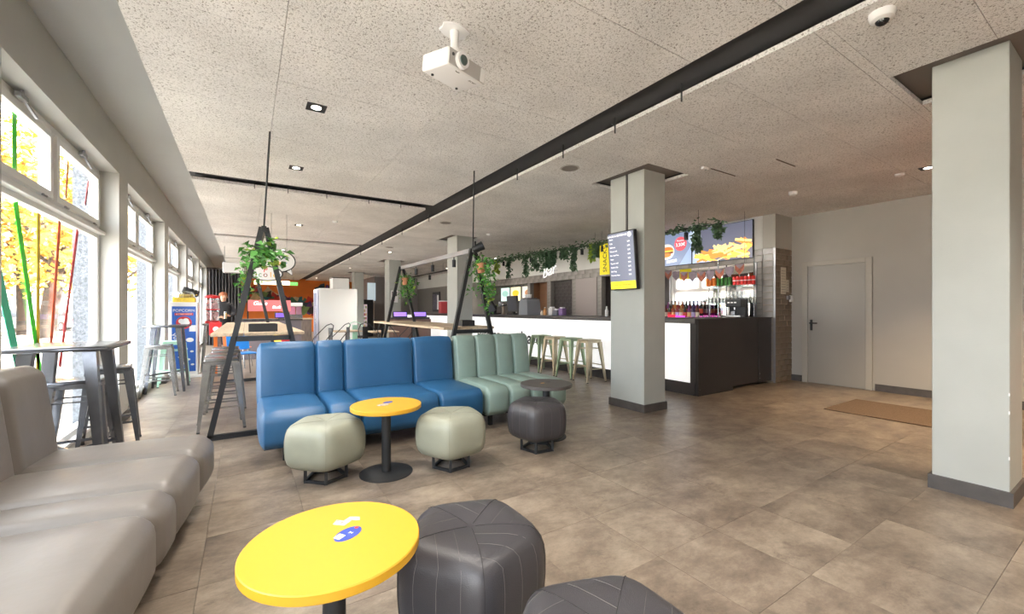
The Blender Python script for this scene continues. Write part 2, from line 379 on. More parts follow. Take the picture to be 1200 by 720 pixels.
# slot liners (dark paint inside the gaps) and hangers
mb = MB().box(SLX[0] - .05, SLX[1] + .05, YB, YFAR, 3.075, 3.09)
for a, b in CROSS: mb.box(-.6, SLX[0], a - .04, b + .04, 3.075, 3.09)
for a, b in CROSS[2:]: mb.box(SLX[1], 8.5, a - .04, b + .04, 3.075, 3.09)
mb.build('slot_liner', M['slot'], ce)
for r in REC: MB().box(r[0] - .04, r[1] + .04, r[2] - .04, r[3] + .04, 3.07, 3.0895).build('recess_board', M['recess'], ce)
hm = MB().box(-.006, .006, -.004, .004, -.07, .075).box(-.05, .006, -.004, .004, .0, .008).mesh('hanger', M['black'])
for y in (2.05, 2.75, 3.5, 4.4, 5.6, 7.4, 9.0, 10.6, 12.9, 14.5):
    o = bpy.data.objects.new('hanger', hm); COL.objects.link(o); o.parent = ce; o.location = (2.88, y, 3.0)
for x in (.1, .5, 1.0, 1.6, 2.1):
    o = bpy.data.objects.new('hanger', hm); COL.objects.link(o); o.parent = ce; o.location = (x, 6.62, 3.0); o.rotation_euler.z = R(90)
# left wall with window openings
mb = MB(); edges = [YB - .1]
for a, b in WIN: edges += [a, b]
piers = [(YB - .1, WIN[0][0])] + [(WIN[i][1], WIN[i + 1][0]) for i in range(len(WIN) - 1)] + [(18.8, 19.3), (20.5, YFAR)]
for a, b in piers: mb.box(XO + .012, XW, a, b, -.02, 3.3)
for a, b in WIN: mb.box(XO + .012, XW, a, b, 2.83, 3.3); mb.box(XO + .012, XF + .02, a, b, -.02, .09)
mb.box(XO + .012, XW, 19.3, 20.5, 2.4, 3.3)
wl = struct(mb.build('wall_left', M['wall']))
mb = MB()
for a, b in piers[:8]: mb.box(XO - .02, XF - .075, a - .01, b + .01, -.1, 3.6)
mb.box(XO - .02, XO + .012, YB, YFAR, 2.9, 3.6)
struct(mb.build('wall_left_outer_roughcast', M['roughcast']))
mb = MB()
for a, b in piers[1:8]: mb.box(XW - .02, XW + .018, a - .012, b + .012, 0, .1); mb.box(XF + .02, XW, a - .014, a, 0, .1); mb.box(XF + .02, XW, b, b + .014, 0, .1)
struct(mb.build('baseboard_left', M['skirt']))
# windows
def window(n, a, b):
    W = struct(bpy.data.objects.new('window_%d' % n, None)); COL.objects.link(W); W.location = (XF, (a + b) / 2, 0)
    h = (b - a) / 2; d = .07
    f = MB()
    f.rbox(-d, 0, -h, -h + .075, .09, 2.83, .006).rbox(-d, 0, h - .075, h, .09, 2.83, .006)
    f.rbox(-d, 0, -h + .075, h - .075, 2.77, 2.83, .006).rbox(-d, 0, -h + .075, h - .075, .09, .17, .006)
    f.rbox(-d, 0, -h + .075, h - .075, 2.08, 2.20, .006); f.rbox(-d, 0, -.04, .04, 2.20, 2.77, .006)
    f.build('window_frame', M['white'], W)
    MB().rbox(-.02, .055, -h + .01, h - .01, 2.12, 2.155, .006).build('transom_ledge', M['white'], W)
    MB().rbox(-.02, .05, -h + .01, h - .01, .09, .12, .006).build('window_sill', M['white'], W)
    for s in (-1, 1):
        y0, y1 = (-h + .075, -.04) if s < 0 else (.04, h - .075)
        q = MB(); z0, z1, e = 2.205, 2.765, .062; x0, x1 = -.05, .022
        q.rbox(x0, x1, y0, y0 + e, z0, z1, .006).rbox(x0, x1, y1 - e, y1, z0, z1, .006).rbox(x0, x1, y0 + e, y1 - e, z0, z0 + e, .006).rbox(x0, x1, y0 + e, y1 - e, z1 - e, z1, .006)
        sa = q.build('hopper_sash', M['white'], W)
        MB().box(-.03, -.022, y0 + e, y1 - e, z0 + e, z1 - e).build('pane', M['glass'], sa)
        ym = (y0 + y1) / 2
        MB().rbox(.022, .06, ym - .10, ym + .02, 2.765, 2.805, .008).bar((.04, ym, 2.78), (.05, ym + .18, 2.72), .014).cyl((.05, ym - .06, 2.765), (.05, ym - .06, 2.825), .012).build('opener', M['alu'], sa)
        for yy in (y0 + .2, y1 - .2): MB().cyl((.026, yy - .035, 2.2), (.026, yy + .035, 2.2), .010).build('hinge', M['steel'], sa)
    MB().box(-.04, -.032, -h + .07, h - .07, .165, 2.09).build('pane', M['glass'], W)
    return W
wins = [window(i, a, b) for i, (a, b) in enumerate(WIN)]
# coloured tapes stuck on the third window (the large one in view)
def tape(px0, py0, px1, py1, col, name, wd=.03):
    a = onX(px0, py0, XF - .028); b = onX(px1, py1, XF - .028); b.z = max(b.z, .2)
    m = mat(name, col, .5); o = MB().bar(a, b, .003, wd * 2.0).build('tape_strip', m, wins[2]); o.matrix_parent_inverse = Matrix.Translation((-XF, -(3.65 + 6.33) / 2, 0))
    o['label'] = name.replace('_', ' ') + ' strip stuck on glass'
tape(18, 237, 52, 470, rgb(60, 235, 40), 'bright_green_tape', .035); tape(17, 133, 17, 210, rgb(60, 235, 40), 'lime_green_tape', .035)
tape(45, 250, 44, 470, rgb(250, 215, 60), 'yellow_tape', .03); tape(70, 260, 55, 470, rgb(232, 90, 40), 'orange_tape', .03)
tape(91, 270, 70, 430, rgb(214, 50, 54), 'red_tape', .03); tape(-2, 320, 26, 450, rgb(60, 200, 160), 'teal_tape', .05)
tape(80, 190, 77, 232, rgb(190, 90, 40), 'brown_orange_tape', .02); tape(104, 212, 100, 240, rgb(170, 50, 46), 'dark_red_tape', .02)
# glazed door beyond the last window
D = struct(bpy.data.objects.new('door_2', None)); COL.objects.link(D); D.location = (XF, 19.9, 0)
q = MB(); q.box(-.06, .02, -.6, -.48, 0, 2.4).box(-.06, .02, .48, .6, 0, 2.4).box(-.06, .02, -.48, .48, 2.2, 2.4).box(-.06, .02, -.48, .48, 0, .2)
q.build('door_frame', mat('blue_grey_frame', rgb(70, 86, 120), .5), D); MB().box(-.03, -.02, -.48, .48, .2, 2.2).build('pane', M['glass'], D)
# other walls
struct(MB().box(XO, 8.7, YB - .12, YB, -.02, 3.3).build('wall_rear', M['wallwarm']))
struct(MB().box(8.5, 8.7, YB, 3.75, -.02, 3.3).build('wall_right', M['wallwarm']))
br = struct(MB().box(7.912, 8.7, 3.752, 3.95, -.02, 3.3).build('wall_bar_return', M['brickgrout']))
MB().box(7.90, 8.52, 3.735, 3.955, 2.40, 3.3).build('plaster_upper', M['wallwarm'], br)
MB().box(7.896, 7.912, 3.734, 3.765, 0, 2.4).build('corner_trim', M['alu'], br)
cache = {}
rows = 24; bh = 2.395 / rows
for r_ in range(rows):
    x = 7.915 - (.105 if r_ % 2 else 0)
    while x < 8.5:
        x0, x1 = max(x, 7.915), min(x + .2, 8.5)
        if x1 - x0 > .03:
            k = round(x1 - x0, 3)
            if k not in cache: cache[k] = MB().rbox(-k / 2, k / 2, -.012, .012, -bh / 2 + .005, bh / 2 - .005, .004, 1).mesh('brick', M['brick'])
            o = bpy.data.objects.new('brick', cache[k]); COL.objects.link(o); o.parent = br; o.location = ((x0 + x1) / 2, 3.748 + random.uniform(-.002, .002), (r_ + .5) * bh)
        x += .21
mb = MB().box(8.478, 8.5, YB, 2.52, 0, .11).box(8.478, 8.5, 3.57, 3.735, 0, .11)
struct(mb.build('baseboard_right', M['skirt']))
# bar back wall, x = 7.9 : tiles, openings, plaster above
bw = MB()
OPEN = [(5.9, 8.02, .0), (9.20, 10.2, 0), (10.38, 11.3, 0), (11.45, 14.2, .9)]
ycur = 3.95
for (a, b, zb) in OPEN:
    bw.box(7.912, 8.05, ycur, a, -.02, 2.17)
    if zb: bw.box(7.912, 8.05, a, b, -.02, zb)
    ycur = b
bw.box(7.912, 8.05, ycur, 22.1, -.02, 2.17); bw.box(7.912, 8.05, 3.95, 22.1, 2.17, 2.4)
wb = struct(bw.build('wall_bar', M['grout']))
MB().box(7.90, 8.05, 3.95, 22.1, 2.4, 3.3).build('plaster_upper', M['wall'], wb)
MB().box(7.885, 7.93, 8.19, 9.02, .9, 2.165).build('grey_panel', mat('taupe_panel', rgb(146, 136, 133), .4), wb)
tc = {}
def wtile(y0, y1, z0, z1):
    k = (round(y1 - y0, 3), round(z1 - z0, 3))
    if k not in tc: tc[k] = MB().rbox(-.012, .004, -k[0] / 2 + .004, k[0] / 2 - .004, -k[1] / 2 + .004, k[1] / 2 - .004, .003, 1).mesh('tile', M['tile'])
    o = bpy.data.objects.new('tile', tc[k]); COL.objects.link(o); o.parent = wb; o.location = (7.908 + random.uniform(-.002, .002), (y0 + y1) / 2, (z0 + z1) / 2)
for r_ in range(2):
    y = 3.95 - (.1 if r_ else 0)
    while y < 14.4:
        a, b = max(y, 3.95), min(y + .3, 14.4)
        if b - a > .05: wtile(a, b, 2.17 + r_ * .115, 2.285 + r_ * .115)
        y += .3
for (a, b) in ((8.02, 8.18), (9.03, 9.2), (10.2, 10.38), (11.3, 11.45)):
    for k in range(11): wtile(a, b, 1.0 + k * .1064, 1.1064 + k * .1064)
for k in range(21): wtile(3.768, 3.955, .02 + k * .1135, .1335 + k * .1135)
for k in range(10):
    wtile(3.96, 4.05, 1.1 + k * .107, 1.207 + k * .107)
# rooms behind the openings
kb = MB().box(8.05, 8.3, 9.02, 10.21, -.02, 2.3); kt = struct(kb.build('wall_passage_back', mat('black_tile', rgb(58, 54, 52), .35, var=.3, vscale=8)))
tcm = MB().rbox(-.01, .004, -.096, .096, -.048, .048, .003, 1).mesh('tile', mat('dark_slate_tile', rgb(66, 60, 58), .3, var=.3, vscale=5))
for r_ in range(11):
    for k in range(5):
        y = 9.2 + k * .2 + (.1 if r_ % 2 else 0)
        if y < 10.1:
            o = bpy.data.objects.new('tile', tcm); COL.objects.link(o); o.parent = kt; o.location = (8.045, y + .1, 1.05 + r_ * .102)
struct(MB().box(8.3, 8.4, 10.2, 11.45, -.02, 2.4).box(8.05, 8.3, 11.3, 11.4, -.02, 2.4).build('wall_brown_niche', mat('brown_panel', rgb(120, 84, 58), .5, var=.15)))
struct(MB().box(9.2, 9.3, 11.4, 14.4, -.02, 3.0).box(8.05, 9.3, 14.3, 14.4, -.02, 3).box(8.05, 9.3, 11.4, 14.4, 2.9, 3.0).build('wall_kitchen', mat('kitchen_tile', rgb(150, 146, 140), .4, var=.2)))
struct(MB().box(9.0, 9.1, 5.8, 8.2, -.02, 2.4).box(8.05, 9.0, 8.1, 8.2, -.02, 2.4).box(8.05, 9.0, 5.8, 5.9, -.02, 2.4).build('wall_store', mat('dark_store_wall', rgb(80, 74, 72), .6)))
struct(MB().box(8.05, 9.45, 3.96, 22.2, 3.05, 3.45).box(9.3, 9.45, 3.96, 22.2, -.02, 3.05).box(8.05, 9.45, 3.955, 4.0, -.02, 3.05).box(8.05, 9.45, 22.1, 22.2, -.02, 3.05).build('wall_sun_block', M['wallwarm']))  # unseen roof and walls added to keep the sun out of the back rooms
struct(MB().box(5.6, 8.05, 22.0, 22.2, -.02, 3.3).box(5.6, 5.75, 22.2, YFAR, -.02, 3.3).build('wall_far_right', mat('taupe_wall_paint', rgb(150, 144, 142), .7)))
wf = struct(MB().box(XO, 5.7, YFAR, YFAR + .2, -.02, 3.3).build('wall_far', mat('orange_wall_paint', rgb(224, 122, 40), .6, var=.15, vscale=1.2)))
# columns
for i, (x0, x1, y0, y1) in enumerate(COLS):
    c = struct(MB().rbox(x0, x1, y0, y1, -.01, 3.2, .006, 2).build('column_%d' % (i + 1), M['column']))
    t = .018; zh = .1
    MB().box(x0 - t, x0, y0 - t, y1 + t, 0, zh).box(x1, x1 + t, y0 - t, y1 + t, 0, zh).box(x0, x1, y0 - t, y0, 0, zh).box(x0, x1, y1, y1 + t, 0, zh).build('skirting', M['skirt'], c)
MB().box(4.205, 4.22, onX(735, 240, 4.22).y - .012, onX(735, 240, 4.22).y + .012, 2.28, 3.07).build('cable_duct', M['skirt'], bpy.data.objects['column_1'])
ch = MB()
for z in (.32, .62, .74): ch.ball((4.228, .562, z), .006, 6, (.6, .6, 2.2))
ch.build('paint_chip', M['whitep'], bpy.data.objects['column_5'])
# grey steel door in the right wall
D = struct(bpy.data.objects.new('door_1', None)); COL.objects.link(D); D.location = (8.5, 3.055, 0)
q = MB(); q.rbox(-.03, .0, -.50, -.415, 0, 2.15, .004).rbox(-.03, .0, .415, .50, 0, 2.15, .004).rbox(-.03, .0, -.415, .415, 2.07, 2.15, .004)
q.build('door_frame', M['doorframe'], D)
lf = MB().rbox(-.018, -.002, -.412, .412, .008, 2.066, .003).build('door_leaf', M['door'], D)
MB().rbox(-.03, -.018, .335, .375, .93, 1.12, .006).cyl((-.03, .355, 1.06), (-.065, .355, 1.06), .011).rbox(-.075, -.055, .25, .37, 1.048, 1.072, .006).build('door_handle', M['black'], lf)

# ================================================================ FURNITURE
def taper(mb, p0, p1, w0, w1):
    vs = []
    for p, w_ in ((p0, w0), (p1, w1)):
        for (i, j) in ((-1, -1), (1, -1), (1, 1), (-1, 1)): vs.append((p[0] + i * w_ / 2, p[1] + j * w_ / 2, p[2]))
    return mb.add(vs, [(0, 3, 2, 1), (4, 5, 6, 7), (0, 1, 5, 4), (1, 2, 6, 5), (2, 3, 7, 6), (3, 0, 4, 7)])
def bench(name, label, widths, m, loc, rz, legs, seat_m=None):
    t = thing(name, label, 'sofa', loc, rz)
    x = 0.0; L = sum(widths)
    for w_ in widths:
        g = .003 if m is M['grey'] else .001; rs = .055 if m is M['grey'] else .035
        MB().cushion(x + g, x + w_ - g, 0, .86, .13, .44, .085, .016, None, rs).build('seat_cushion', m, t, 60, True)
        T = Matrix.Translation((0, .83, .40)) @ Matrix.Rotation(R(-7), 4, 'X') @ Matrix.Translation((0, -.83, -.40))
        MB().cushion(x + g, x + w_ - g, .775, .985, .30, .965, .075, .014, T, rs - .005).build('backrest', m, t, 60, True)
        x += w_
    MB().box(.03, L - .03, .12, .95, .11, .145).build('base_frame', M['black'], t)
    for lx in legs:
        for ly in (.14, .85): MB().box(lx - .02, lx + .02, ly - .02, ly + .02, 0, .115).build('leg', M['black'], t)
    return t
bench('bench_sofa', 'long blue leatherette bench sofa facing the yellow cafe table', [.52, .28, .77, .51], M['blue'], (.10, 3.97, 0), 0, (.19, 1.05, 1.9))
bench('bench_sofa', 'sage green channelled bench sofa butted against the blue one', [.29, .29, .27, .27], M['green'], (2.215, 3.97, 0), 0, (.11, 1.0))
GL = 2.75; ga = R(84)
bench('bench_sofa', 'grey leatherette bench sofa along the windows in the left foreground', [.30, .40, .80, .28, .54, .43], M['grey'], (-.19 - GL * math.cos(ga), 3.60 - GL * math.sin(ga), 0), ga, (.2, 1.3, 2.55))

bench('bench_sofa', 'red bench sofa almost hidden behind the large right column', [.6, .6], mat('red_leatherette', rgb(176, 60, 44), .45), (6.3, .72, 0), R(-90), (.1, 1.1))
# faceted pentagonal poufs
PROF = [(.115, .64), (.121, .74), (.137, .85), (.168, .94), (.21, .985), (.27, 1.0), (.335, 1.0), (.378, .98), (.41, .94), (.432, .88), (.446, .79), (.452, .64), (.451, .42), (.446, .2), (.440, .06), (.438, .0)]
def prho(a, rad, k=.98):
    q = (a % (2 * math.pi / 5)) - math.pi / 5; c5 = math.cos(math.pi / 5)
    flat = c5 / math.cos(q); rnd = (c5 + 1) / 2
    x = abs(q) / (math.pi / 5); v = flat * k + rnd * (1 - k)
    return rad * (v - .065 * (max(0, x - .62) / .38) ** 2 + .012 * (1 - x * x))
def pouf_body(rad):
    mb = MB(); n = 60; vs = []; fs = []
    for (z, s) in PROF[:-1]:
        for k in range(n):
            a = 2 * math.pi * k / n; r_ = prho(a, rad) * s; vs.append((r_ * math.cos(a), r_ * math.sin(a), z))
    m_ = len(PROF) - 1
    for i in range(m_ - 1):
        for k in range(n): fs.append((i * n + k, i * n + (k + 1) % n, (i + 1) * n + (k + 1) % n, (i + 1) * n + k))
    vs.append((0, 0, PROF[-1][0])); c = len(vs) - 1
    fs += [((m_ - 1) * n + k, (m_ - 1) * n + (k + 1) % n, c) for k in range(n)]; fs.append(tuple(range(n - 1, -1, -1)))
    return mb.add(vs, fs)
def psurf(x, y, rad, off=.001):
    a = math.atan2(y, x); r_ = math.hypot(x, y); s = min(.999, r_ / prho(a, rad))
    for i in range(len(PROF) - 1, 5, -1):
        s0, s1 = PROF[i][1], PROF[i - 1][1]
        if s0 <= s <= s1:
            t = (s - s0) / (s1 - s0 + 1e-9); return Vector((x, y, PROF[i][0] + (PROF[i - 1][0] - PROF[i][0]) * t + off))
    return Vector((x, y, .44))
def pcorner(k, rad): a = 2 * math.pi * k / 5; return Vector((math.cos(a), math.sin(a))) * rad
def pouf(label, m, loc, rz, rad=.315, lines=0, seam_m=None, group=None):
    t = thing('pouf', label, 'pouf', loc, rz, group)
    b = pouf_body(rad).build('cushion', m, t, 30)
    sm = MB(); st = MB()
    def side(a, kk=.92):
        return [Vector((prho(a, rad) * s * math.cos(a), prho(a, rad) * s * math.sin(a), z)) * 1.0 for (z, s) in PROF[:-1]]
    for k in range(5):
        a = 2 * math.pi * k / 5
        pts = [Vector((p.x * 1.004, p.y * 1.004, p.z + (.001 if p.z > .4 else 0))) for p in side(a)]
        sm.tube(pts, .0011, 5)
    sm.build('seam', seam_m or M['seam'], b)
    if lines:
        for k in range(5):
            L_, R_ = pcorner(k, rad), pcorner(k + 1, rad)
            for j in range(1, lines + 1):
                tt = j / (lines + 1); E = L_ + (R_ - L_) * tt; G = L_ * (1 - tt) * .98
                a = math.atan2(E.y, E.x)
                pts = [Vector((p.x * 1.004, p.y * 1.004, p.z)) for p in side(a)[1:9]]
                r_e = math.hypot(pts[-1].x, pts[-1].y); E2 = Vector((pts[-1].x, pts[-1].y))
                for q in range(1, 8):
                    P2 = E2 + (G - E2) * (q / 7); z = psurf(P2.x, P2.y, rad).z; pts.append(Vector((P2.x, P2.y, max(z, pts[-1].z if q < 3 else 0))))
                st.tube(pts, .0007, 4)
        st.build('stitching', M['stitch'], b)
    br_ = MB(); rb = .15
    cs = [(rb * math.cos(2 * math.pi * k / 5), rb * math.sin(2 * math.pi * k / 5)) for k in range(5)]
    for k in range(5):
        p, q = cs[k], cs[(k + 1) % 5]
        br_.bar((p[0], p[1], .012), (q[0], q[1], .012), .02); br_.bar((p[0], p[1], .115), (q[0], q[1], .115), .02)
    br_.build('base_ring', M['black'], t)
    for c in cs: MB().bar((c[0], c[1], 0), (c[0], c[1], .125), .022).build('leg', M['black'], t)
    return t
pouf('khaki green pouf beside the left side of the yellow table', M['khaki'], (.525, 3.50, 0), R(261), seam_m=M['khakiseam'])
pouf('khaki green pouf between the yellow table and the dark round table', M['khaki'], (1.445, 3.21, 0), R(243), seam_m=M['khakiseam'])
pouf('charcoal pouf tucked under the small dark round table', M['dark'], (2.30, 3.17, 0), R(229), .30, 3)
pouf('charcoal stitched pouf right beside the nearest yellow table', M['dark'], (.755, 1.49, 0), R(252), .315, 3)
pouf('charcoal stitched pouf cut off by the bottom edge of the picture', M['dark'], (.83, .80, 0), R(251), .315, 3)

def cafe_table(label, m, loc, stickers, rad=.272, rz=0):
    t = thing('cafe_table', label, 'table', loc, rz)
    MB().lathe([(rad - .006, .512), (rad, .517), (rad, .542), (rad - .003, .5455)], 64).build('table_top', m, t, 30)
    MB().lathe([(.036, .01), (.036, .513)], 24).build('column', M['iron'], t, 40)
    MB().lathe([(.205, 0), (.205, .006), (.19, .011), (.05, .016)], 48).build('base', M['iron'], t, 30)
    MB().lathe([(.07, .50), (.07, .513)], 20).build('mounting_plate', M['iron'], t)
    for i, (x, y, rx, ry, a, mm) in enumerate(stickers):
        poly = [(x + rx * math.cos(q) * math.cos(a) - ry * math.sin(q) * math.sin(a), y + rx * math.cos(q) * math.sin(a) + ry * math.sin(q) * math.cos(a)) for q in [2 * math.pi * k / 24 for k in range(24)]]
        MB().prism(poly, .5456, .5462).build('sticker', mm, t)
    return t
stb = mat('blue_sticker', rgb(52, 74, 160), .4); stw = mat('white_sticker', rgb(232, 228, 220), .4, var=.5, vscale=60, col2=rgb(120, 110, 104)); strd = mat('red_sticker', rgb(214, 50, 60), .4)
t = cafe_table('round yellow cafe table in the near foreground with blue and white stickers', M['yellow'], (.245, 1.47, 0), [(.045, .012, .052, .034, R(35), stb)])
MB().prism([(.012, .105), (.045, .075), (.075, .10), (.10, .085), (.105, .11), (.075, .13), (.05, .112), (.03, .132)], .5456, .5462).build('sticker', stw, t)
sq = MB().prism([(.012, -.012), (.036, .004), (.022, .026), (-.002, .010)], .5463, .5466).build('white_sticker_patch', M['whitep'], t)
text('sticker_lettering', 'HI', .016, M['whitep'], t, (.055, .014, .5467), (0, 0, R(125)), .0002)
MB().lathe([(.007, .5463), (.007, .5467)], 12, (.078, .038, 0)).build('red_heart', strd, t)
cafe_table('round yellow cafe table standing in front of the blue sofa', M['yellow'], (.945, 3.35, 0), [(.03, .06, .045, .03, R(20), stb), (-.03, -.01, .05, .03, R(10), stw)])
cafe_table('small dark round table rising behind the charcoal pouf', M['tdark'], (2.60, 3.43, 0), [(.06, .04, .03, .02, 0, M['black']), (-.03, .02, .025, .015, 0, M['yellow'])], .265)

# steel bar stools
def stool_proto(label, m, loc, rz, group):
    t = thing('bar_stool', label, 'stool', loc, rz, group)
    s = MB().rbox(-.155, .155, -.155, .155, .735, .762, .012, 3); s.box(-.15, .15, -.15, .15, .70, .737)
    s.build('seat', m, t, 40)
    for i in (-1, 1):
        for j in (-1, 1):
            lm = taper(MB(), (i * .205, j * .205, .014), (i * .128, j * .128, .72), .026, .066)
            lo = lm.build('leg', m, t); MB().cyl((i * .205, j * .205, 0), (i * .205, j * .205, .016), .016, n=8).build('rubber_foot', M['black'], lo)
    for z, r_ in ((.24, .178), (.30, .172)):
        for a, b in ((((-r_, -r_), (r_, -r_)), ((r_, r_), (-r_, r_))) if z < .26 else (((r_, -r_), (r_, r_)), ((-r_, r_), (-r_, -r_)))):
            MB().bar((a[0], a[1], z), (b[0], b[1], z), .008, .02).build('footrest', m, t)
    b = MB()
    for k in range(4):
        a, c = [(-.135, -.135), (.135, -.135), (.135, .135), (-.135, .135)][k], [(-.135, -.135), (.135, -.135), (.135, .135), (-.135, .135)][(k + 1) % 4]
        b.bar((a[0], a[1], .60), (c[0], c[1], .60), .006, .012)
    b.build('brace', m, t)
    return t
G1 = 'steel bar stools by the high tables'
st0 = stool_proto('galvanised steel bar stool nearest the black A-frame leg', M['steel'], (-.23, 5.66, 0), R(4), G1)
dup(st0, (-.24, 6.18, 0), R(-3), 'galvanised bar stool, second in the row along the left high table', G1)
dup(st0, (-.22, 6.72, 0), R(2), 'galvanised bar stool, third in the row along the left high table', G1)
dup(st0, (-.24, 7.25, 0), R(-2), 'galvanised bar stool, farthest in the row along the left high table', G1)
SW = {M['steel']: M['steeld']}
dup(st0, (-1.10, 4.56, 0), R(3), 'gunmetal bar stool under the near window table, behind the grey sofa', G1, SW)
dup(st0, (-1.09, 5.42, 0), R(8), 'gunmetal bar stool behind the near window table, against the pier', G1, SW)
dup(st0, (-1.11, 8.26, 0), R(2), 'grey steel bar stool in front of the farther window table', G1)
dup(st0, (-1.04, 9.2, 0), R(4), 'mint green bar stool behind the farther window table', G1, {M['steel']: M['mint']})
for i, (x, y, sw, lb) in enumerate(((5.27, 5.66, M['brass'], 'pale brass bar stool beside the grey column at the bar'), (5.28, 6.17, M['olive'], 'olive green bar stool, second from the column at the bar'),
        (5.27, 6.66, M['brass'], 'pale brass bar stool, third from the column at the bar'), (5.29, 7.15, M['olive'], 'olive green bar stool farthest from the column at the bar'))):
    dup(st0, (x, y, 0), R((-4, 3, 2, -3)[i]), lb, 'bar stools along the white bar', {M['steel']: sw})

# square high tables by the windows
def high_table(label, loc, rz, h=.27, hy=.34):
    t = thing('high_table', label, 'table', loc, rz)
    MB().rbox(-h, h, -hy, hy, 1.018, 1.05, .012, 3).build('table_top', M['steeld'], t, 40)
    for i in (-1, 1):
        for j in (-1, 1): taper(MB(), (i * .235, j * .30, 0), (i * .15, j * .20, 1.02), .032, .07).build('leg', M['steeld'], t)
    b = MB()
    b.bar((-.21, -.27, .28), (.21, .27, .28), .01, .025); b.bar((-.21, .27, .29), (.21, -.27, .29), .01, .025)
    b.build('cross_brace', M['steeld'], t); return t
high_table('gunmetal high table by the window behind the grey sofa', (-1.06, 4.22, 0), R(0))
high_table('gunmetal high table by the window farther along, beside the popcorn cabinet', (-1.06, 8.70, 0), R(0))

# A-frame high tables
def ivy(mb, pts, n, spread, size, down=.5):
    for _ in range(n):
        p = Vector(random.choice(pts)) if not callable(pts) else pts()
        p = p + Vector((random.gauss(0, spread), random.gauss(0, spread), random.gauss(0, spread)))
        a = random.uniform(0, 6.283); d = Vector((math.cos(a), math.sin(a), random.uniform(-1.2, .3) * down * 2))
        s_ = size * random.uniform(.6, 1.3); mb.leaf(p, d, (random.gauss(0, .4), random.gauss(0, .4), 1), s_, s_ * .85)
def lerp(a, b, n): a, b = Vector(a), Vector(b); return [a + (b - a) * (i / n) for i in range(n + 1)]
def aframe(label, xc0, y0, xc1, y1, hw, apex, tb, rod_top, beam=True):
    t = thing('a_frame_table', label, 'table', ((xc0 + xc1) / 2, (y0 + y1) / 2, 0))
    ox, oy = t.location.x, t.location.y
    for k, (xc, y) in enumerate(((xc0, y0), (xc1, y1))):
        x, yy = xc - ox, y - oy
        f = MB(); f.bar((x - hw, yy, .03), (x - .02, yy, apex), .05); f.build('frame_leg', M['black'], t)
        f = MB(); f.bar((x + hw, yy, .03), (x + .02, yy, apex), .05); f.build('frame_leg', M['black'], t)
        MB().bar((x - hw - .02, yy, .025), (x + hw + .02, yy, .025), .05).build('floor_bar', M['black'], t)
        s_ = hw * (1 - 1.0 / apex); MB().bar((x - s_, yy, 1.0), (x + s_, yy, 1.0), .05).build('cross_bar', M['black'], t)
    q = tb; n = 3
    for i in range(n):     # tabletop boards
        a = q[0] + (q[1] - q[0]) * i / n; b = q[0] + (q[1] - q[0]) * (i + 1) / n
        MB().rbox(a + .0015 - ox, b - .0015 - ox, q[2] - oy, q[3] - oy, 1.025, 1.06, .004, 1).build('tabletop_board', M['oak'], t)
    MB().cyl((xc0 - ox, y0 - oy, apex - .02), (rod_top[0] - ox, rod_top[1] - oy, rod_top[2]), .009, n=8).build('ceiling_rod', M['black'], t)
    if beam:
        MB().bar((xc0 - ox, y0 - oy - .05, apex - .02), (xc1 - ox, y1 - oy + .05, apex - .02), .045, .06).build('top_beam', M['alu'] if xc0 > 1 else M['black'], t)
    return t
a1 = aframe('black A-frame high table on the left with oak top, row of steel stools beside it', .16, 5.10, .10, 9.0, .46, 2.16, (-.30, .55, 5.15, 9.4), (.195, 4.60, 3.02))
a2 = aframe('black A-frame high table behind the green sofa with spotlights on its beam', 2.65, 5.17, 2.58, 8.10, .50, 2.14, (2.24, 3.02, 5.22, 8.9), (2.355, 4.56, 3.02))
for (x, y, lb, w_) in ((.16, 5.36, 'black open planter box set on the end of the left high table', .27), (2.72, 5.55, 'black planter box standing on the high table behind the green sofa', .2)):
    b = thing('planter_box', lb, 'box', (x, y, 1.06)); d = .11; q = MB()
    q.box(-w_ / 2, w_ / 2, -d, -d + .012, 0, .085).box(-w_ / 2, w_ / 2, d - .012, d, 0, .085).box(-w_ / 2, -w_ / 2 + .012, -d + .012, d - .012, 0, .085).box(w_ / 2 - .012, w_ / 2, -d + .012, d - .012, 0, .085).box(-w_ / 2 + .012, w_ / 2 - .012, -d + .012, d - .012, 0, .012)
    q.build('box_shell', M['black'], b)
# track spots on the beam of the right A-frame, and the large can at its near end
def spot_can(label, loc, L=.13, r_=.028, tilt=0, group='track spotlights', up=.09, beam=0):
    t = thing('track_spotlight', label, 'spotlight', loc); T = Matrix.Rotation(tilt, 4, 'X')
    MB().cyl((0, 0, 0), (0, 0, -up), .008, n=8).build('stem', M['black'], t)
    MB().lathe([(r_ * .9, -up), (r_, -up - .01), (r_, -up - L), (r_ * .75, -up - L)], 16).build('can', M['black'], t, 30)
    MB().lathe([(r_ * .7, -up - L - .001), (r_ * .7, -up - L + .004)], 12).build('lens', M['clear'], t)
    if beam:
        l = bpy.data.lights.new('spot_beam', 'SPOT'); l.energy = beam; l.spot_size = R(130); l.spot_blend = .9; l.color = (1, .95, .88); l.shadow_soft_size = .05
        o = bpy.data.objects.new('spot_beam', l); COL.objects.link(o); o.parent = t; o.location = (.02, 0, -up - L - .02); o.rotation_euler = (0, R(-50), 0)
    return tag(t, group=group)
for i, y in enumerate((5.75, 6.6, 7.4)):
    spot_can(('black spotlight nearest the column on the A-frame beam', 'black spotlight midway along the A-frame beam', 'black spotlight near the far end of the A-frame beam')[i], (2.63, y, 2.085), .11, .028, group='spotlights under the A-frame beam', up=.04)
t = thing('can_spotlight', 'large black can spotlight clamped to the near end of the A-frame beam', 'spotlight', (2.70, 5.12, 2.15))
T = Matrix.Rotation(R(60), 4, 'Y') @ Matrix.Rotation(R(25), 4, 'X')
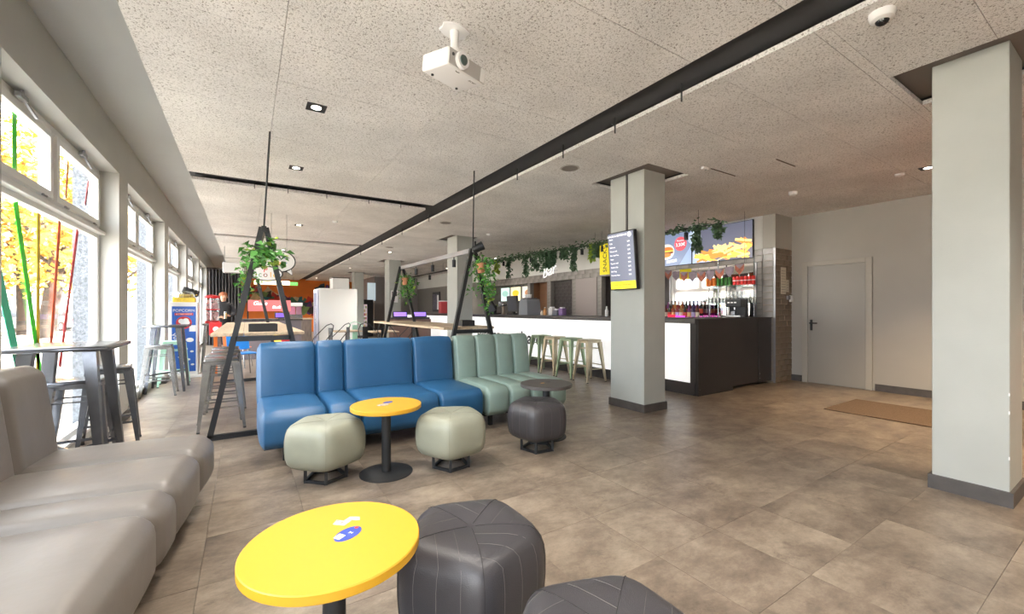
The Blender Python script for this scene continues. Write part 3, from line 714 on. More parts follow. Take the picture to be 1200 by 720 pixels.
MB().lathe([(.035, -.08), (.05, -.07), (.055, .0), (.062, .08), (.055, .085), (.05, .06)], 20).move(T).build('can', M['black'], t, 30)
MB().bar((-.04, 0, .0), (-.04, 0, .09), .02).bar((-.05, 0, -.06), (.0, 0, -.1), .015).build('yoke', M['black'], t)
# potted ivies hanging from the frames
def hanging_ivy(label, loc, drop, n, spread, m, pot=True, size=.075, bias=(0, 0)):
    t = thing('hanging_ivy', label, 'plant', loc)
    if pot:
        MB().lathe([(.045, -.02), (.062, .10), (.068, .10), (.068, .12), (.055, .12)], 18).build('pot', M['terracotta'], t, 30)
        MB().tube([(0, 0, .12), (.03, 0, .2), (0, 0, .27)], .004, 5).tube([(0, 0, .12), (-.03, 0, .2), (0, 0, .27)], .004, 5).build('hanger', M['black'], t)
    vines = MB(); lv = MB(); l2 = MB()
    for k in range(7):
        a = random.uniform(0, 6.283); d = drop * random.uniform(.45, 1.0)
        pts = [Vector((0, 0, .12)), Vector((.07 * math.cos(a), .07 * math.sin(a), .15))]
        for i in range(1, 7): pts.append(Vector((.10 * math.cos(a) + bias[0] * i / 6 + random.gauss(0, .015), .10 * math.sin(a) + bias[1] * i / 6 + random.gauss(0, .015), .12 - d * i / 6)))
        vines.tube(pts, .003, 4); ivy(lv, pts[1:], n // 7, spread, size); ivy(l2, pts[2:], n // 30, spread, size * .9)
    vines.build('vine', M['leafd'], t); tag(lv.build('leaves', m, t), kind='stuff'); tag(l2.build('young_leaves', M['leafl'], t), kind='stuff')
    return t
hanging_ivy('bushy green ivy tied at the top of the left black A-frame', (.16, 5.06, 1.80), .10, 150, .055, M['leaf'], False, .08)
hanging_ivy('long trailing ivy in a terracotta pot at the near end of the right A-frame', (2.72, 5.06, 1.82), .68, 260, .045, M['leaf'], True, .06, (.05, 0))
hanging_ivy('trailing ivy in a terracotta pot at the far end of the right A-frame', (2.62, 8.0, 1.80), .62, 200, .04, M['leaf'], True, .06, (.05, 0))
hanging_ivy('trailing ivy hanging inside the left A-frame beyond the bushy one', (.03, 7.4, 1.80), .50, 90, .035, M['leaf'], False, .07)

# ================================================================ BAR
def xpoly(mb, x, pts, th=.003):     # a flat shape facing -x, outline given as (y, z)
    n = len(pts); vs = [(x - th, p[0], p[1]) for p in pts] + [(x, p[0], p[1]) for p in pts]
    return mb.add(vs, [tuple(range(n)), tuple(range(2 * n - 1, n - 1, -1))] + [(k, n + k, n + (k + 1) % n, (k + 1) % n) for k in range(n)])
def ell(cy, cz, ry, rz_, n=20, a0=0, a1=6.2832): return [(cy + ry * math.cos(a0 + (a1 - a0) * k / n), cz + rz_ * math.sin(a0 + (a1 - a0) * k / n)) for k in range(n)]
def em(name, col, s=.5): return mat(name, col, .3, emit=col, es=s)
bar = thing('bar_counter', 'long bar counter with backlit white front panels and black top', 'counter', (5.7, 3.8, 0)); BL = 13.6
MB().box(.01, .62, .02, BL, 0, 1.09).build('carcass', M['blackm'], bar)
MB().rbox(-.04, .70, -.0, BL + .03, 1.09, 1.165, .006).build('worktop', mat('dark_stone_worktop', rgb(66, 62, 62), .35, var=.15, vscale=30), bar)
MB().box(-.012, .01, .02, BL, 0, .185).build('kick_plate', M['blackm'], bar); MB().box(-.012, .01, .0, .1, .185, 1.09).build('end_post', M['blackm'], bar)
y = .10
while y < BL - .1:
    y2 = min(y + 2.25, BL - .02); MB().rbox(-.014, .009, y + .002, y2 - .002, .187, 1.088, .003, 1).build('light_panel', M['barlight'], bar); y = y2
lt = text('lettering', 'everyone can leave', .40, M['black'], bar, (-.02, 3.90, .61), FACE_L, .002, 'RIGHT', bold=.008)
be = thing('bar_end_panel', 'black laminate end panel closing the near end of the bar', 'panel', (5.7, 3.8, 0))
MB().box(.0, .92, -.03, .02, 0, 1.15).build('panel', M['blackm'], be); MB().box(.92, 1.72, -.015, .02, .06, 1.15).build('gate_panel', M['blackm'], be); MB().box(1.72, 2.15, -.02, .02, .05, 1.15).build('panel', M['blackm'], be)
MB().rbox(.66, 2.17, -.035, .55, 1.15, 1.166, .004, 1).build('top_board', M['blackm'], be)
for (x, z) in ((.03, .09), (1.74, .12), (1.74, .20)): MB().ball((x, -.032, z), .010, 6).build('bolt', M['steel'], be)
# back counter, mirror, shelves
bc = thing('back_counter', 'low back counter under the bar mirror', 'counter', (7.55, 4.05, 0))
MB().box(-.25, .33, .55, 1.8, 0, 1.04).build('carcass', M['blackm'], bc); MB().box(-.27, .335, .5, 1.82, 1.04, 1.075).build('worktop', M['blackm'], bc)
MB().box(-.20, .30, -.05, .5, 0, 1.04).build('carcass', M['blackm'], bc); MB().box(-.22, .335, -.1, .5, 1.04, 1.075).build('worktop', M['blackm'], bc)
mi = thing('bar_mirror', 'large mirror behind the bar bottles reflecting the windows', 'mirror', (7.885, 4.06, 1.08))
MB().box(-.004, .01, 0, 1.85, 0, 1.08).build('glass', M['mirror'], mi)
for y in (0, .92, 1.84): MB().box(-.012, .0, y - .01, y + .01, 0, 1.08).build('frame_strip', M['alu'], mi)
for i, (z, y0, y1, lb) in enumerate(((1.755, 3.98, 4.95, 'upper glass shelf holding cans on the bar mirror'), (1.425, 3.98, 5.0, 'lower glass shelf of drinking glasses on the bar mirror'))):
    s = thing('glass_shelf', lb, 'shelf', (7.74, y0, z), 0); MB().box(-.13, .13, 0, y1 - y0, -.008, 0).build('board', M['shelf'], s)
    for yy in (.1, y1 - y0 - .1): MB().box(.05, .138, yy - .01, yy + .01, -.035, -.008).build('bracket', M['steel'], s)
sp = thing('shelf_posts', 'slim steel post carrying the glass bar shelves', 'post', (7.74, 4.7, 1.075)); MB().cyl((0, 0, 0), (0, 0, 1.2), .012).build('post', M['steel'], sp)
bpost = dup(sp, (7.74, 4.02, 1.075), 0, 'slim steel post at the brick end of the bar shelves')
sp.name = 'shelf_post'; bpost.name = 'shelf_post'
# cans
cred, cgrn, corg = mat('red_can', rgb(214, 52, 48), .3, .4), mat('green_can', rgb(70, 130, 60), .3, .4), mat('orange_can', rgb(216, 120, 50), .3, .4)
def can(m, label, y, grp):
    t = thing('drink_can', label, 'can', (7.72, y, 1.755), 0, grp)
    MB().lathe([(.026, 0), (.031, .006), (.031, .145), (.027, .158)], 14).build('body', m, t, 30); MB().lathe([(.026, .158), (.027, .160)], 14).build('lid', M['steel'], t)
    MB().lathe([(.0315, .075), (.0315, .09)], 14).build('print_band', M['whitep'], t, 30) if m == cred else None
    return t
c0 = None
for k in range(6): can(cred, 'red drink can on the upper bar shelf by the brick return', 4.02 + .07 * k, 'red cans on the upper shelf')
for k in range(4): can(cgrn, 'green drink can on the upper bar shelf between red and orange cans', 4.46 + .075 * k, 'green cans on the upper shelf')
for k in range(3): can(corg, 'orange drink can on the upper bar shelf beside green cans', 4.77 + .07 * k, 'orange cans on the upper shelf')
# glasses
gp = None
for k in range(13):
    for r_ in range(2):
        if gp is None:
            gp = thing('drinking_glass', 'clear drinking glass on the lower bar shelf', 'glass', (7.68, 4.02, 1.425), 0, 'glasses on the lower shelf')
            MB().lathe([(.024, 0), (.030, .105), (.028, .105), (.022, .008), (.001, .008)], 12).build('body', M['clear'], gp, 40)
        else: dup(gp, (7.68 + .1 * r_, 4.02 + .072 * k, 1.425), 0, 'clear drinking glass on the lower bar shelf', 'glasses on the lower shelf')
for k in range(8): dup(gp, (7.70, 4.18 + .078 * k, 1.536), 0, 'clear drinking glass stacked on top of the shelf glasses', 'stacked glasses on the lower shelf')
# bottles on a glowing stand
sd = thing('bottle_stand', 'stepped bottle stand glowing pink behind the bar', 'stand', (7.58, 4.95, 1.075))
MB().box(-.12, -.02, 0, .85, 0, .03).build('step', em('violet_glow', rgb(190, 90, 230), .5), sd); MB().box(-.02, .10, 0, .85, 0, .10).build('step', em('pink_glow', rgb(250, 90, 200), .7), sd)
MB().box(-.125, -.12, .28, .5, .0, .10).build('front_plate', em('magenta_glow', rgb(230, 60, 220), .8), sd); MB().box(-.125, -.12, .5, .68, .0, .12).build('front_plate', em('red_glow', rgb(226, 30, 60), .7), sd)
bcols = [(90, 40, 30), (40, 34, 30), (150, 70, 40), (60, 44, 80), (170, 120, 60), (50, 60, 50), (120, 60, 110), (130, 40, 40)]
bproto = {}
def bottle(label, loc, ci, grp, h=.30):
    if ci not in bproto:
        t = thing('bottle', label, 'bottle', loc, 0, grp); m = mat('bottle_glass_%d' % ci, rgb(*bcols[ci]), .15, coat=.3)
        MB().lathe([(.033, 0), (.036, .01), (.036, .18), (.030, .205), (.014, .235), (.013, .285), (.015, .287)], 14).build('body', m, t, 30)
        MB().lathe([(.0145, .285), (.0145, .305), (.012, .306)], 10).build('cap', M['black'], t); MB().lathe([(.0365, .05), (.0365, .14)], 14).build('paper_label', mat('bottle_label_%d' % ci, rgb(*((226, 214, 190), (200, 80, 60), (230, 190, 120), (190, 180, 220))[ci % 4]), .6), t, 30)
        bproto[ci] = t; return t
    return dup(bproto[ci], loc, 0, label, grp)
ORD = ('rightmost', 'second from the right', 'third from the right', 'fourth from the right', 'fifth from the right', 'sixth from the right', 'seventh from the right', 'third from the left', 'second from the left', 'leftmost')
for k in range(9): bottle(('leftmost' if k == 8 else 'second from the left' if k == 7 else ORD[k]) + ' spirit bottle in the front row of the pink bottle stand', (7.51, 4.99 + .092 * k, 1.106), (k * 3) % 8, 'bottles in the front row')
for k in range(10): bottle(ORD[k] + ' spirit bottle in the back row of the pink bottle stand', (7.62, 4.98 + .085 * k, 1.176), (k * 5 + 1) % 8, 'bottles in the back row')
# coffee machine and ice bucket by the brick return
cm = thing('coffee_machine', 'black compact coffee machine at the brick end of the bar', 'coffee machine', (7.46, 4.06, 1.167)); cm.scale = (1, 1, .8)
MB().rbox(-.12, .14, -.02, .27, .22, .40, .02).build('head', M['black'], cm); MB().rbox(.02, .14, -.02, .27, 0, .23, .008).build('body', M['black'], cm); MB().rbox(-.12, .02, -.01, .26, 0, .04, .006).build('drip_tray', M['steel'], cm)
MB().cyl((-.05, .125, .16), (-.05, .125, .225), .02).build('spout', M['steel'], cm); MB().rbox(-.10, -.04, .10, .17, .041, .13, .004).build('jug', M['steeld'], cm)
for q in range(3): MB().box(-.123, -.119, .06 + q * .06, .10 + q * .06, .31, .335).build('button', M['whitep'], cm)
for k in range(7):
    x, y = 7.42 - .0 * k, 4.42 + .078 * k
    dup(gp, (x, y, 1.076), 0, 'clear tumbler lined up on the back counter before the mirror', 'tumblers on the back counter')
# screens above the mirror
def screen(name, label, y0, y1, z0, z1, x=7.86):
    t = thing(name, label, 'screen', (x, y0, z0)); MB().rbox(0, .035, 0, y1 - y0, 0, z1 - z0, .004, 1).build('housing', M['black'], t); return t
S2 = screen('menu_screen', 'wall screen showing golden fries above the bar mirror', 4.10, 5.345, 2.25, 2.965); W_, H_ = 1.245, .715
MB().box(-.002, 0, .012, W_ - .012, .012, H_ - .012).build('display', em('screen_slate_blue', rgb(104, 108, 128), .45), S2)
q = MB(); xpoly(q, -.0022, [(W_ - .012, .012), (W_ - .012, .30), (W_ - .22, .18), (W_ - .42, .012)], .0008); q.build('pale_blue_shape', em('screen_pale_blue', rgb(176, 194, 222), .5), S2)
q = MB(); xpoly(q, -.0022, ell(W_ - .05, .55, .16, .14, 18), .0008); q.build('pale_blob', em('screen_mist', rgb(190, 206, 226), .5), S2)
fr = em('screen_fries_yellow', rgb(246, 200, 92), .55); fr2 = em('screen_fries_orange', rgb(226, 150, 70), .5); fr3 = em('screen_fries_cream', rgb(252, 226, 150), .55)
for i in range(60):
    cy = .04 + random.random() * .98; cz = .05 + random.random() * .26 * (1.3 - cy * .7); a = random.uniform(-.5, .7); L_ = random.uniform(.10, .2); w2 = .022
    pts = [(cy + du * L_ * math.cos(a) - dv * w2 * math.sin(a), cz + du * L_ * math.sin(a) + dv * w2 * math.cos(a)) for du, dv in ((-1, -1), (1, -1), (1, 1), (-1, 1))]
    pts = [(min(max(p[0], .014), W_ - .014), max(p[1], .014)) for p in pts]
    q = MB(); xpoly(q, -.0025 - i * .0004, pts, .0004); q.build('fries_print', (fr, fr2, fr3)[i % 3], S2)
S1 = screen('menu_screen', 'wall screen showing a burger plate and red price badge, beside the column', 5.35, 6.6, 2.25, 2.965)
MB().box(-.002, 0, .012, W_ - .012, .012, H_ - .012).build('display', em('screen_grey_blue', rgb(132, 148, 180), .5), S1)
q = MB(); xpoly(q, -.0022, [(.012, .012), (.30, .012), (.012, .40)], .0008); q.build('pale_corner', em('screen_pale_corner', rgb(160, 182, 216), .5), S1)
q = MB(); xpoly(q, -.0022, ell(.27, .46, .15, .15, 26), .0008); q.build('price_badge', em('screen_coral', rgb(226, 92, 104), .6), S1)
text('price_lettering', '3,50€', .10, em('screen_white', rgb(250, 250, 250), .9), S1, (-.004, .27, .44), FACE_L, .0005); text('price_lettering', 'Pommes', .05, em('screen_white2', rgb(250, 250, 250), .8), S1, (-.004, .27, .53), FACE_L, .0005)
q = MB(); xpoly(q, -.0024, ell(.62, .32, .20, .17, 26), .0008); q.build('plate_print', em('screen_plate', rgb(236, 230, 220), .6), S1)
for i, (cy, cz, ry, rz_, c) in enumerate(((.60, .36, .15, .07, (206, 120, 60)), (.60, .30, .16, .035, (120, 60, 40)), (.58, .335, .15, .02, (240, 200, 80)), (.64, .25, .14, .05, (214, 140, 70)), (.72, .40, .05, .04, (176, 40, 60)))):
    q = MB(); xpoly(q, -.0035 - i * .0006, ell(cy, cz, ry, rz_, 16), .0005); q.build('burger_print', em('screen_burger_%d' % i, rgb(*c), .55), S1)
q = MB(); xpoly(q, -.0026, [(.36, .09), (.62, .07), (.62, .13), (.36, .15)], .0006); q.build('caption_strip', em('screen_caption', rgb(236, 238, 244), .7), S1); text('caption_lettering', '& POMMES', .05, M['black'], S1, (-.0036, .49, .11), FACE_L, .0004)
# bunting in front of the mirror
bu = thing('bunting', 'string of grey and rust printed pennant flags under the bar screens', 'bunting', (7.3, 3.95, 2.06))
sag = lambda s: -.10 * (1 - (2 * s - 1) ** 2)
MB().tube([(0, 1.65 * s / 12, sag(s / 12) + .06) for s in range(13)], .004, 5).build('cord', M['black'], bu)
MB().cyl((0, 0, .06), (0, 0, .97), .003, n=5).build('hanging_wire', M['black'], bu); MB().cyl((0, 1.65, .06), (0, 1.65, .97), .003, n=5).build('hanging_wire', M['black'], bu)
fa, fb = mat('grey_print_cloth', rgb(120, 108, 116), .8, var=.3, vscale=14), mat('rust_print_cloth', rgb(150, 86, 66), .8, var=.5, vscale=18)
for k in range(9):
    s = (k + .5) / 9; y = 1.65 * s; z = sag(s) + .06; hw = .085
    f = MB().add([(0, y - hw, z), (0, y + hw, z), (.004, y + hw * .9, z - .10), (.004, y, z - .19), (.004, y - hw * .9, z - .10)], [(0, 1, 2, 3, 4)]).build('flag', fa if k % 2 else fb, bu)
    MB().add([(-.004, y - hw, z), (-.004, y + hw, z), (-.002, y, z - .085)], [(0, 1, 2)]).build('flag_flap', fa, f)
# things on the counter top along the bar
ZT = 1.166
def on_bar(px, x=6.05): return onX(px, 368, x).y
em_ = thing('espresso_machine', 'grey espresso machine standing on the bar counter', 'coffee machine', (6.12, on_bar(618), ZT))
MB().prism([(-.2, 0), (.2, 0), (.18, .30), (.13, .40), (-.15, .40), (-.18, .3)], -.2, .2, Matrix(((0, 0, 1, 0), (1, 0, 0, 0), (0, 1, 0, 0), (0, 0, 0, 1)))).build('body', mat('grey_plastic_shell', rgb(150, 154, 160), .4), em_)
MB().rbox(-.18, .18, .22, .32, .0, .36, .01).build('side_panel', M['black'], em_); MB().rbox(-.15, .15, -.13, .12, .40, .43, .01).build('cup_tray', M['steel'], em_)
for k in range(3): MB().lathe([(.03, 0), (.04, .09)], 12, (-.05, -.1 + .1 * k, .43)).build('cup', M['whitep'], em_)
for k, (px, c, h, lb) in enumerate(((635, (226, 216, 196), .10, 'small cream jar on the bar left of the sauce bottle'), (638.5, (220, 160, 100), .17, 'orange sauce bottle on the bar counter'), (647, (226, 222, 222), .17, 'white tissue dispenser on the bar counter'), (653, (120, 118, 126), .12, 'grey box on the bar counter beside the purple carton'), (659, (134, 104, 156), .16, 'purple carton on the bar counter'), (711, (230, 230, 226), .18, 'white bottle on the bar beside the column'))):
    t = thing(('jar', 'sauce_bottle', 'tissue_dispenser', 'counter_box', 'carton', 'pump_bottle')[k], lb, ('jar', 'bottle', 'dispenser', 'box', 'carton', 'bottle')[k], (6.1, on_bar(px, 6.1), ZT)); m = mat('counter_item_%d' % k, rgb(*c), .4)
    if k in (0, 1, 5): MB().lathe([(.035, 0), (.038, h * .6), (.02, h * .8), (.016, h)], 14).build('body', m, t, 30); MB().lathe([(.017, h), (.017, h + .02)], 10).build('cap', M['whitep'] if k else M['steel'], t)
    else:
        MB().rbox(-.06, .06, -.07, .07, 0, h, .006).build('body', m, t); MB().rbox(-.04, .04, -.05, .05, h, h + .03, .004).build('top', M['whitep'], t)
# tills / drinks equipment further along the counter
for k, (px, lb) in enumerate(((580, 'tilted black till screen at the left end of the equipment row on the bar'), (602, 'upright black till screen beside the espresso machine'))):
    t = thing('till', lb, 'till', (6.05, on_bar(px, 6.05), ZT)); T = Matrix.Rotation(R(-25 if k == 0 else -6), 4, 'Y') @ Matrix.Rotation(R(-20 if k == 0 else 0), 4, 'X')
    t.scale = (1.25, 1.25, 1.25); MB().rbox(-.1, .1, -.12, .12, 0, .03, .005).build('base', M['black'], t); MB().bar((0, 0, .03), (.02, 0, .2), .05).build('stand', M['black'], t)
    MB().rbox(-.02, .02, -.2, .2, .06, .40, .006).move(T).build('housing', M['black'], t); MB().box(-.024, -.02, -.18, .18, .08, .38).move(T).build('display', mat('dark_display_%d' % k, rgb(88, 90, 98), .15), t)
t = thing('beer_tap', 'grey beer tap tower between the two tills on the bar', 'tap', (6.1, on_bar(590, 6.1), ZT))
MB().lathe([(.06, 0), (.05, .03), (.04, .04), (.04, .28), (.06, .32), (.001, .36)], 16).build('tower', mat('dull_bronze', rgb(150, 136, 120), .4, .5), t, 30)
for s in (-1, 0, 1): MB().cyl((-.02, s * .10, .25), (-.12, s * .10, .23), .014).cyl((-.08, s * .10, .24), (-.07, s * .10, .36), .012).build('tap', M['steel'], t)
MB().cyl((0, -.14, .26), (0, .14, .26), .03).build('manifold', M['steel'], t)
# lit menu boards inside the kitchen opening
for k, (y0, y1, c, c2, lb) in enumerate(((11.62, 12.38, (232, 222, 206), (176, 130, 96), 'lit cream food menu board inside the kitchen, right'), (12.5, 13.15, (236, 226, 190), (246, 206, 60), 'lit yellow food menu board inside the kitchen, middle'), (13.25, 13.85, (206, 222, 218), (160, 200, 190), 'lit pale green menu board inside the kitchen, left'))):
    t = thing('menu_board', lb, 'menu board', (8.32, y0, 1.62)); MB().box(0, .03, 0, y1 - y0, 0, .50).build('lightbox', em('menu_light_%d' % k, rgb(*c), .7), t)
    q = MB(); xpoly(q, -.001, ell((y1 - y0) / 2, .28, .22, .11, 18), .002); q.build('food_print', em('menu_food_%d' % k, rgb(*c2), .5), t)
    MB().box(-.006, 0, -.03, 0, -.02, .52).build('frame_post', M['black'], t)
    MB().cyl((.015, .05, .50), (.015, .05, 1.27), .004, n=6).cyl((.015, y1 - y0 - .05, .50), (.015, y1 - y0 - .05, 1.27), .004, n=6).build('suspension_wire', M['black'], t)
t = thing('kitchen_oven', 'white framed oven with a black window in the kitchen', 'oven', (8.4, 11.8, .9)); MB().rbox(0, .5, 0, .9, 0, .62, .01).build('body', M['white'], t); MB().box(-.01, 0, .1, .8, .22, .5).build('door_window', M['black'], t); MB().box(-.03, -.012, .1, .8, .52, .54).build('handle', M['steel'], t)
# neon word on the wall above the bar
t = thing('neon_sign', 'white handwritten neon word Bar over the tile band', 'neon sign', (7.86, 10.26, 2.48))
nm = mat('neon_white', rgb(255, 255, 255), .4, emit=(1, 1, 1, 1), es=.55)
text('neon_lettering', 'Bar', .50, nm, t, (0, 0, 0), (R(90), R(-12), R(-90)), .01, font_shear=.35, bold=-.012)
MB().box(.02, .038, -.4, .5, -.01, .01).build('mounting_rail', M['alu'], t)
# yellow hanging sign behind the menu screen
t = thing('hanging_sign', 'narrow yellow sign with black writing hanging beside the menu screen', 'sign', (6.5, onX(709.5, 300, 6.5).y - .16, 2.05)); MB().box(-.01, .01, 0, .32, 0, .66).build('board', em('sign_yellow', rgb(232, 214, 40), .25), t)
text('lettering', 'SNACKS', .15, M['black'], t, (-.013, .16, .33), (R(90), R(-90), R(-90)), .001)
MB().cyl((0, .05, .66), (0, .05, .95), .003, n=5).cyl((0, .27, .66), (0, .27, .95), .003, n=5).build('wire', M['black'], t)
# garland rail over the bar
def zg(y): return 2.71 + (y - 3.9) / 7.8 * .11
ga_ = thing('garland', 'long dark ivy garland on a rail hung above the bar', 'garland', (6.5, 3.9, 0))
MB().tube([(0, (y - 3.9), zg(y) - .01) for y in [3.9 + .5 * k for k in range(19)]], .012, 6).build('rail', M['black'], ga_)
lv = MB(); pts = [(random.gauss(0, .02), 9.0 * k / 400, zg(3.9 + 9.0 * k / 400) + .01) for k in range(401)]
ivy(lv, pts, 900, .04, .085); tag(lv.build('foliage', M['leafd'], ga_), kind='stuff')
for y in [4.3 + 1.25 * k for k in range(7)]: MB().cyl((0, y - 3.9, zg(y)), (0, y - 3.9, 3.02), .003, n=5).build('wire', M['black'], ga_)
for (px, drop, wd, mm) in ((582, .35, .06, M['leafl']), (596, .55, .05, M['leafd']), (616, .55, .06, M['leafd']), (628, .40, .16, M['leafd']), (640, .38, .14, M['leafd']), (648, .32, .10, M['leafd']), (662, .2, .08, M['leafd']), (672, .52, .06, M['leafd']), (694, .35, .06, M['leafl']), (700, .25, .12, M['leafd']), (816, .38, .05, M['leafd']), (842, .22, .04, M['leafd'])):
    y = onX(px, 300, 6.5).y; v = MB(); d_ = drop; pp = [(random.gauss(0, wd * .5), y - 3.9 + random.gauss(0, wd * .55) * (1.1 - s), zg(y) - d_ * s) for s in [k / 40 for k in range(41)]]
    ivy(v, pp, int(110 + 500 * wd * drop * 5), .022, .08, 1); tag(v.build('trailing_vine', mm, ga_), kind='stuff')
for px in (590, 622, 657, 682, 706, 804): spot_can({590: 'black spotlight on the garland rail nearest the right A-frame', 622: 'black spotlight on the garland rail beside the neon word', 657: 'black spotlight on the garland rail, second from the neon word', 682: 'black spotlight on the garland rail midway to the column', 706: 'black spotlight on the garland rail beside the yellow sign', 804: 'black spotlight on the garland rail before the fries screen'}[px], (6.5, onX(px, 300, 6.5).y, zg(onX(px, 300, 6.5).y) - .02), .13, .035, group='spotlights on the garland rail', up=.05, beam=24)
# portrait menu screen hung on the column
t = thing('menu_display', 'portrait price menu display with yellow footer hung on the grey column', 'screen', (4.10, 3.78, 1.93)); t.rotation_euler = (0, R(-5), 0)
MB().rbox(-.02, .035, -.225, .225, -.375, .375, .006).build('housing', M['black'], t)
MB().box(-.022, -.02, -.21, .21, -.26, .36).build('display', em('menu_slate', rgb(104, 110, 130), .42), t); MB().box(-.022, -.02, -.21, .21, -.36, -.262).build('footer', em('menu_yellow', rgb(236, 222, 40), .5), t)
wt = em('menu_white', rgb(246, 246, 246), .8)
text('heading', 'SNACKS & GETRÄNKE', .034, wt, t, (-.0235, .06, .325), FACE_L, .0004); text('sub_heading', 'MENU', .022, wt, t, (-.0235, .16, .285), FACE_L, .0004)
for k, s in enumerate(('Cola', 'Softdrink', 'Wasser still', 'Bier vom Fass', 'Wein', 'Popcorn süß', 'Nachos Dip', 'Hot Dog', 'Pommes frites')):
    z = .235 - k * .052; text('menu_line', s, .026, wt, t, (-.0235, .19, z), FACE_L, .0004, 'LEFT'); text('menu_price', ('3,90', '3,90', '3,50', '4,90', '5,50', '4,90', '5,90', '4,50', '3,50')[k], .026, wt, t, (-.0235, -.13, z), FACE_L, .0004)
text('footer_lettering', 'ALLES ZUM MITNEHMEN', .026, M['black'], t, (-.0235, 0, -.31), FACE_L, .0004)
q = MB(); xpoly(q, -.0222, ell(-.15, .32, .03, .03, 18), .001); q.build('emblem', wt, t)
MB().bar((.03, .0, .0), (.112, .0, .0), .06).build('bracket', M['black'], t)
# notices on the brick return
for k, (x0, x1, z0, z1, lb) in enumerate(((8.08, 8.27, 1.58, 2.06, 'tall white paper notice taped to the brick return'), (8.28, 8.38, 1.62, 1.84, 'small cream paper notice beside the tall white one'))):
    t = thing('paper_notice', lb, 'notice', ((x0 + x1) / 2, 3.732, z0)); MB().box(-(x1 - x0) / 2, (x1 - x0) / 2, -.002, 0, 0, z1 - z0).build('sheet', mat('paper_%d' % k, rgb(206, 200, 184), .8), t)
    for q_ in range(9 if k == 0 else 4): MB().box(-(x1 - x0) / 2 + .02, (x1 - x0) / 2 - .02, -.003, -.002, .03 + q_ * .048, .036 + q_ * .048).build('text_line', M['grout'], t)
t = thing('wall_switch', 'white square switch box between brick return and grey door', 'switch', (8.43, 3.732, 1.5)); MB().rbox(-.045, .045, -.035, 0, -.06, .06, .005).build('box', M['whitep'], t); MB().rbox(-.03, .03, -.042, -.035, -.03, .03, .003).build('rocker', M['whitep'], t); MB().box(-.14, -.05, -.03, 0, -.02, .05).build('grey_box', M['alu'], t)
tag(MB().rbox(6.36, 7.42, 1.0, 2.42, 0.0005, .012, .004, 1).build('door_mat', M['mat']), 'brown rectangular coir mat lying on the floor before the grey door', 'mat')

# ================================================================ CEILING FIXTURES
def downlight(label, x, y, power, size=R(120), color=(1, .93, .84), vis=True):
    t = thing('downlight', label, 'downlight', (x, y, ZC), 0, 'recessed square downlights')
    q = MB(); s_ = .075
    q.box(-s_, s_, -s_, -s_ + .014, -.004, .03).box(-s_, s_, s_ - .014, s_, -.004, .03).box(-s_, -s_ + .014, -s_ + .014, s_ - .014, -.004, .03).box(s_ - .014, s_, -s_ + .014, s_ - .014, -.004, .03)
    q.build('trim', M['black'], t); MB().box(-s_ + .014, s_ - .014, -s_ + .014, s_ - .014, -.0015, -.0005).build('baffle', M['black'], t)
    MB().lathe([(.038, -.004), (.038, -.0016)], 18).build('lamp', M['lamp'], t)
    l = bpy.data.lights.new('downlight_beam', 'SPOT'); l.energy = power; l.spot_size = size; l.spot_blend = .8; l.color = color; l.shadow_soft_size = .06
    o = bpy.data.objects.new('downlight_beam', l); COL.objects.link(o); o.location = (0, 0, -.03); o.parent = t
DP = 90
downlight('square downlight in the ceiling nearest the projector', .50, 3.85, DP); downlight('square downlight in the ceiling before the first cross slot', .51, 5.62, DP)
downlight('square downlight beside the large column, over the door mat', 6.9, 1.55, 260, R(95), (1, .74, .46))
for i, (x, y) in enumerate(((.5, 2.05), (.5, .3), (1.9, .6), (3.4, -.5), (6.9, -.6), (5.6, -1.0))): downlight('added unseen square downlight behind the camera', x, y, DP if x < 4 else 160, R(120), (1, .93, .84) if x < 4 else (1, .74, .46))  # out-of-view lamps added as extra light for the near hall
for i, (x, y) in enumerate(((.9, 9.4), (.9, 13.6), (.9, 18.5), (3.6, 12.4), (3.6, 18), (7.0, 16.0), (7.0, 12.0), (.5, 24.6), (3.2, 24.6))): downlight(('added square downlight in the second ceiling bay', 'added square downlight in the third ceiling bay', 'added square downlight in the fourth ceiling bay', 'added square downlight right of the long slot, beyond the second column', 'added square downlight right of the long slot, beyond the third column', 'added square downlight over the far bar end', 'added square downlight over the bar near the kitchen', 'added square downlight before the left half of the orange mural', 'added square downlight before the right half of the orange mural')[i], x, y, 170 if y < 24 else 420)  # lamps added to brighten the far hall, the bar and the mural wall
def ceil_disc(name, label, cat, x, y, r_, h, m):
    t = thing(name, label, cat, (x, y, ZC)); MB().lathe([(r_ * .55, -h), (r_ * .9, -h * .8), (r_, -h * .3), (r_, 0)], 24).build('housing', m, t, 30)
    MB().lathe([(r_ * .3, -h - .006), (r_ * .5, -h)], 16).build('cap', m, t); return t
spk = mat('speaker_mesh', rgb(120, 114, 108), .8)
for (x, y, lb) in ((3.28, 3.86, 'round grey ceiling speaker between the long slot and near column'), (3.3, 7.6, 'round grey ceiling speaker before the second column'), (3.3, 11.4, 'round grey ceiling speaker between second and third columns')):
    t = thing('ceiling_speaker', lb, 'speaker', (x, y, ZC)); MB().lathe([(.10, -.006), (.115, -.004), (.115, 0)], 28).build('rim', M['wallwarm'], t, 30); MB().lathe([(.095, -.0085), (.095, -.006)], 28).build('grille', spk, t)
ceil_disc('smoke_detector', 'white smoke detector on the ceiling before the bar return', 'detector', 6.66, 2.91, .055, .055, M['whitep'])
ceil_disc('smoke_detector', 'white smoke detector on the ceiling left of the large column', 'detector', 6.91, 1.81, .05, .03, M['whitep'])
ceil_disc('smoke_detector', 'white smoke detector on the ceiling above the right A-frame', 'detector', 4.6, 8.2, .05, .04, M['whitep'])
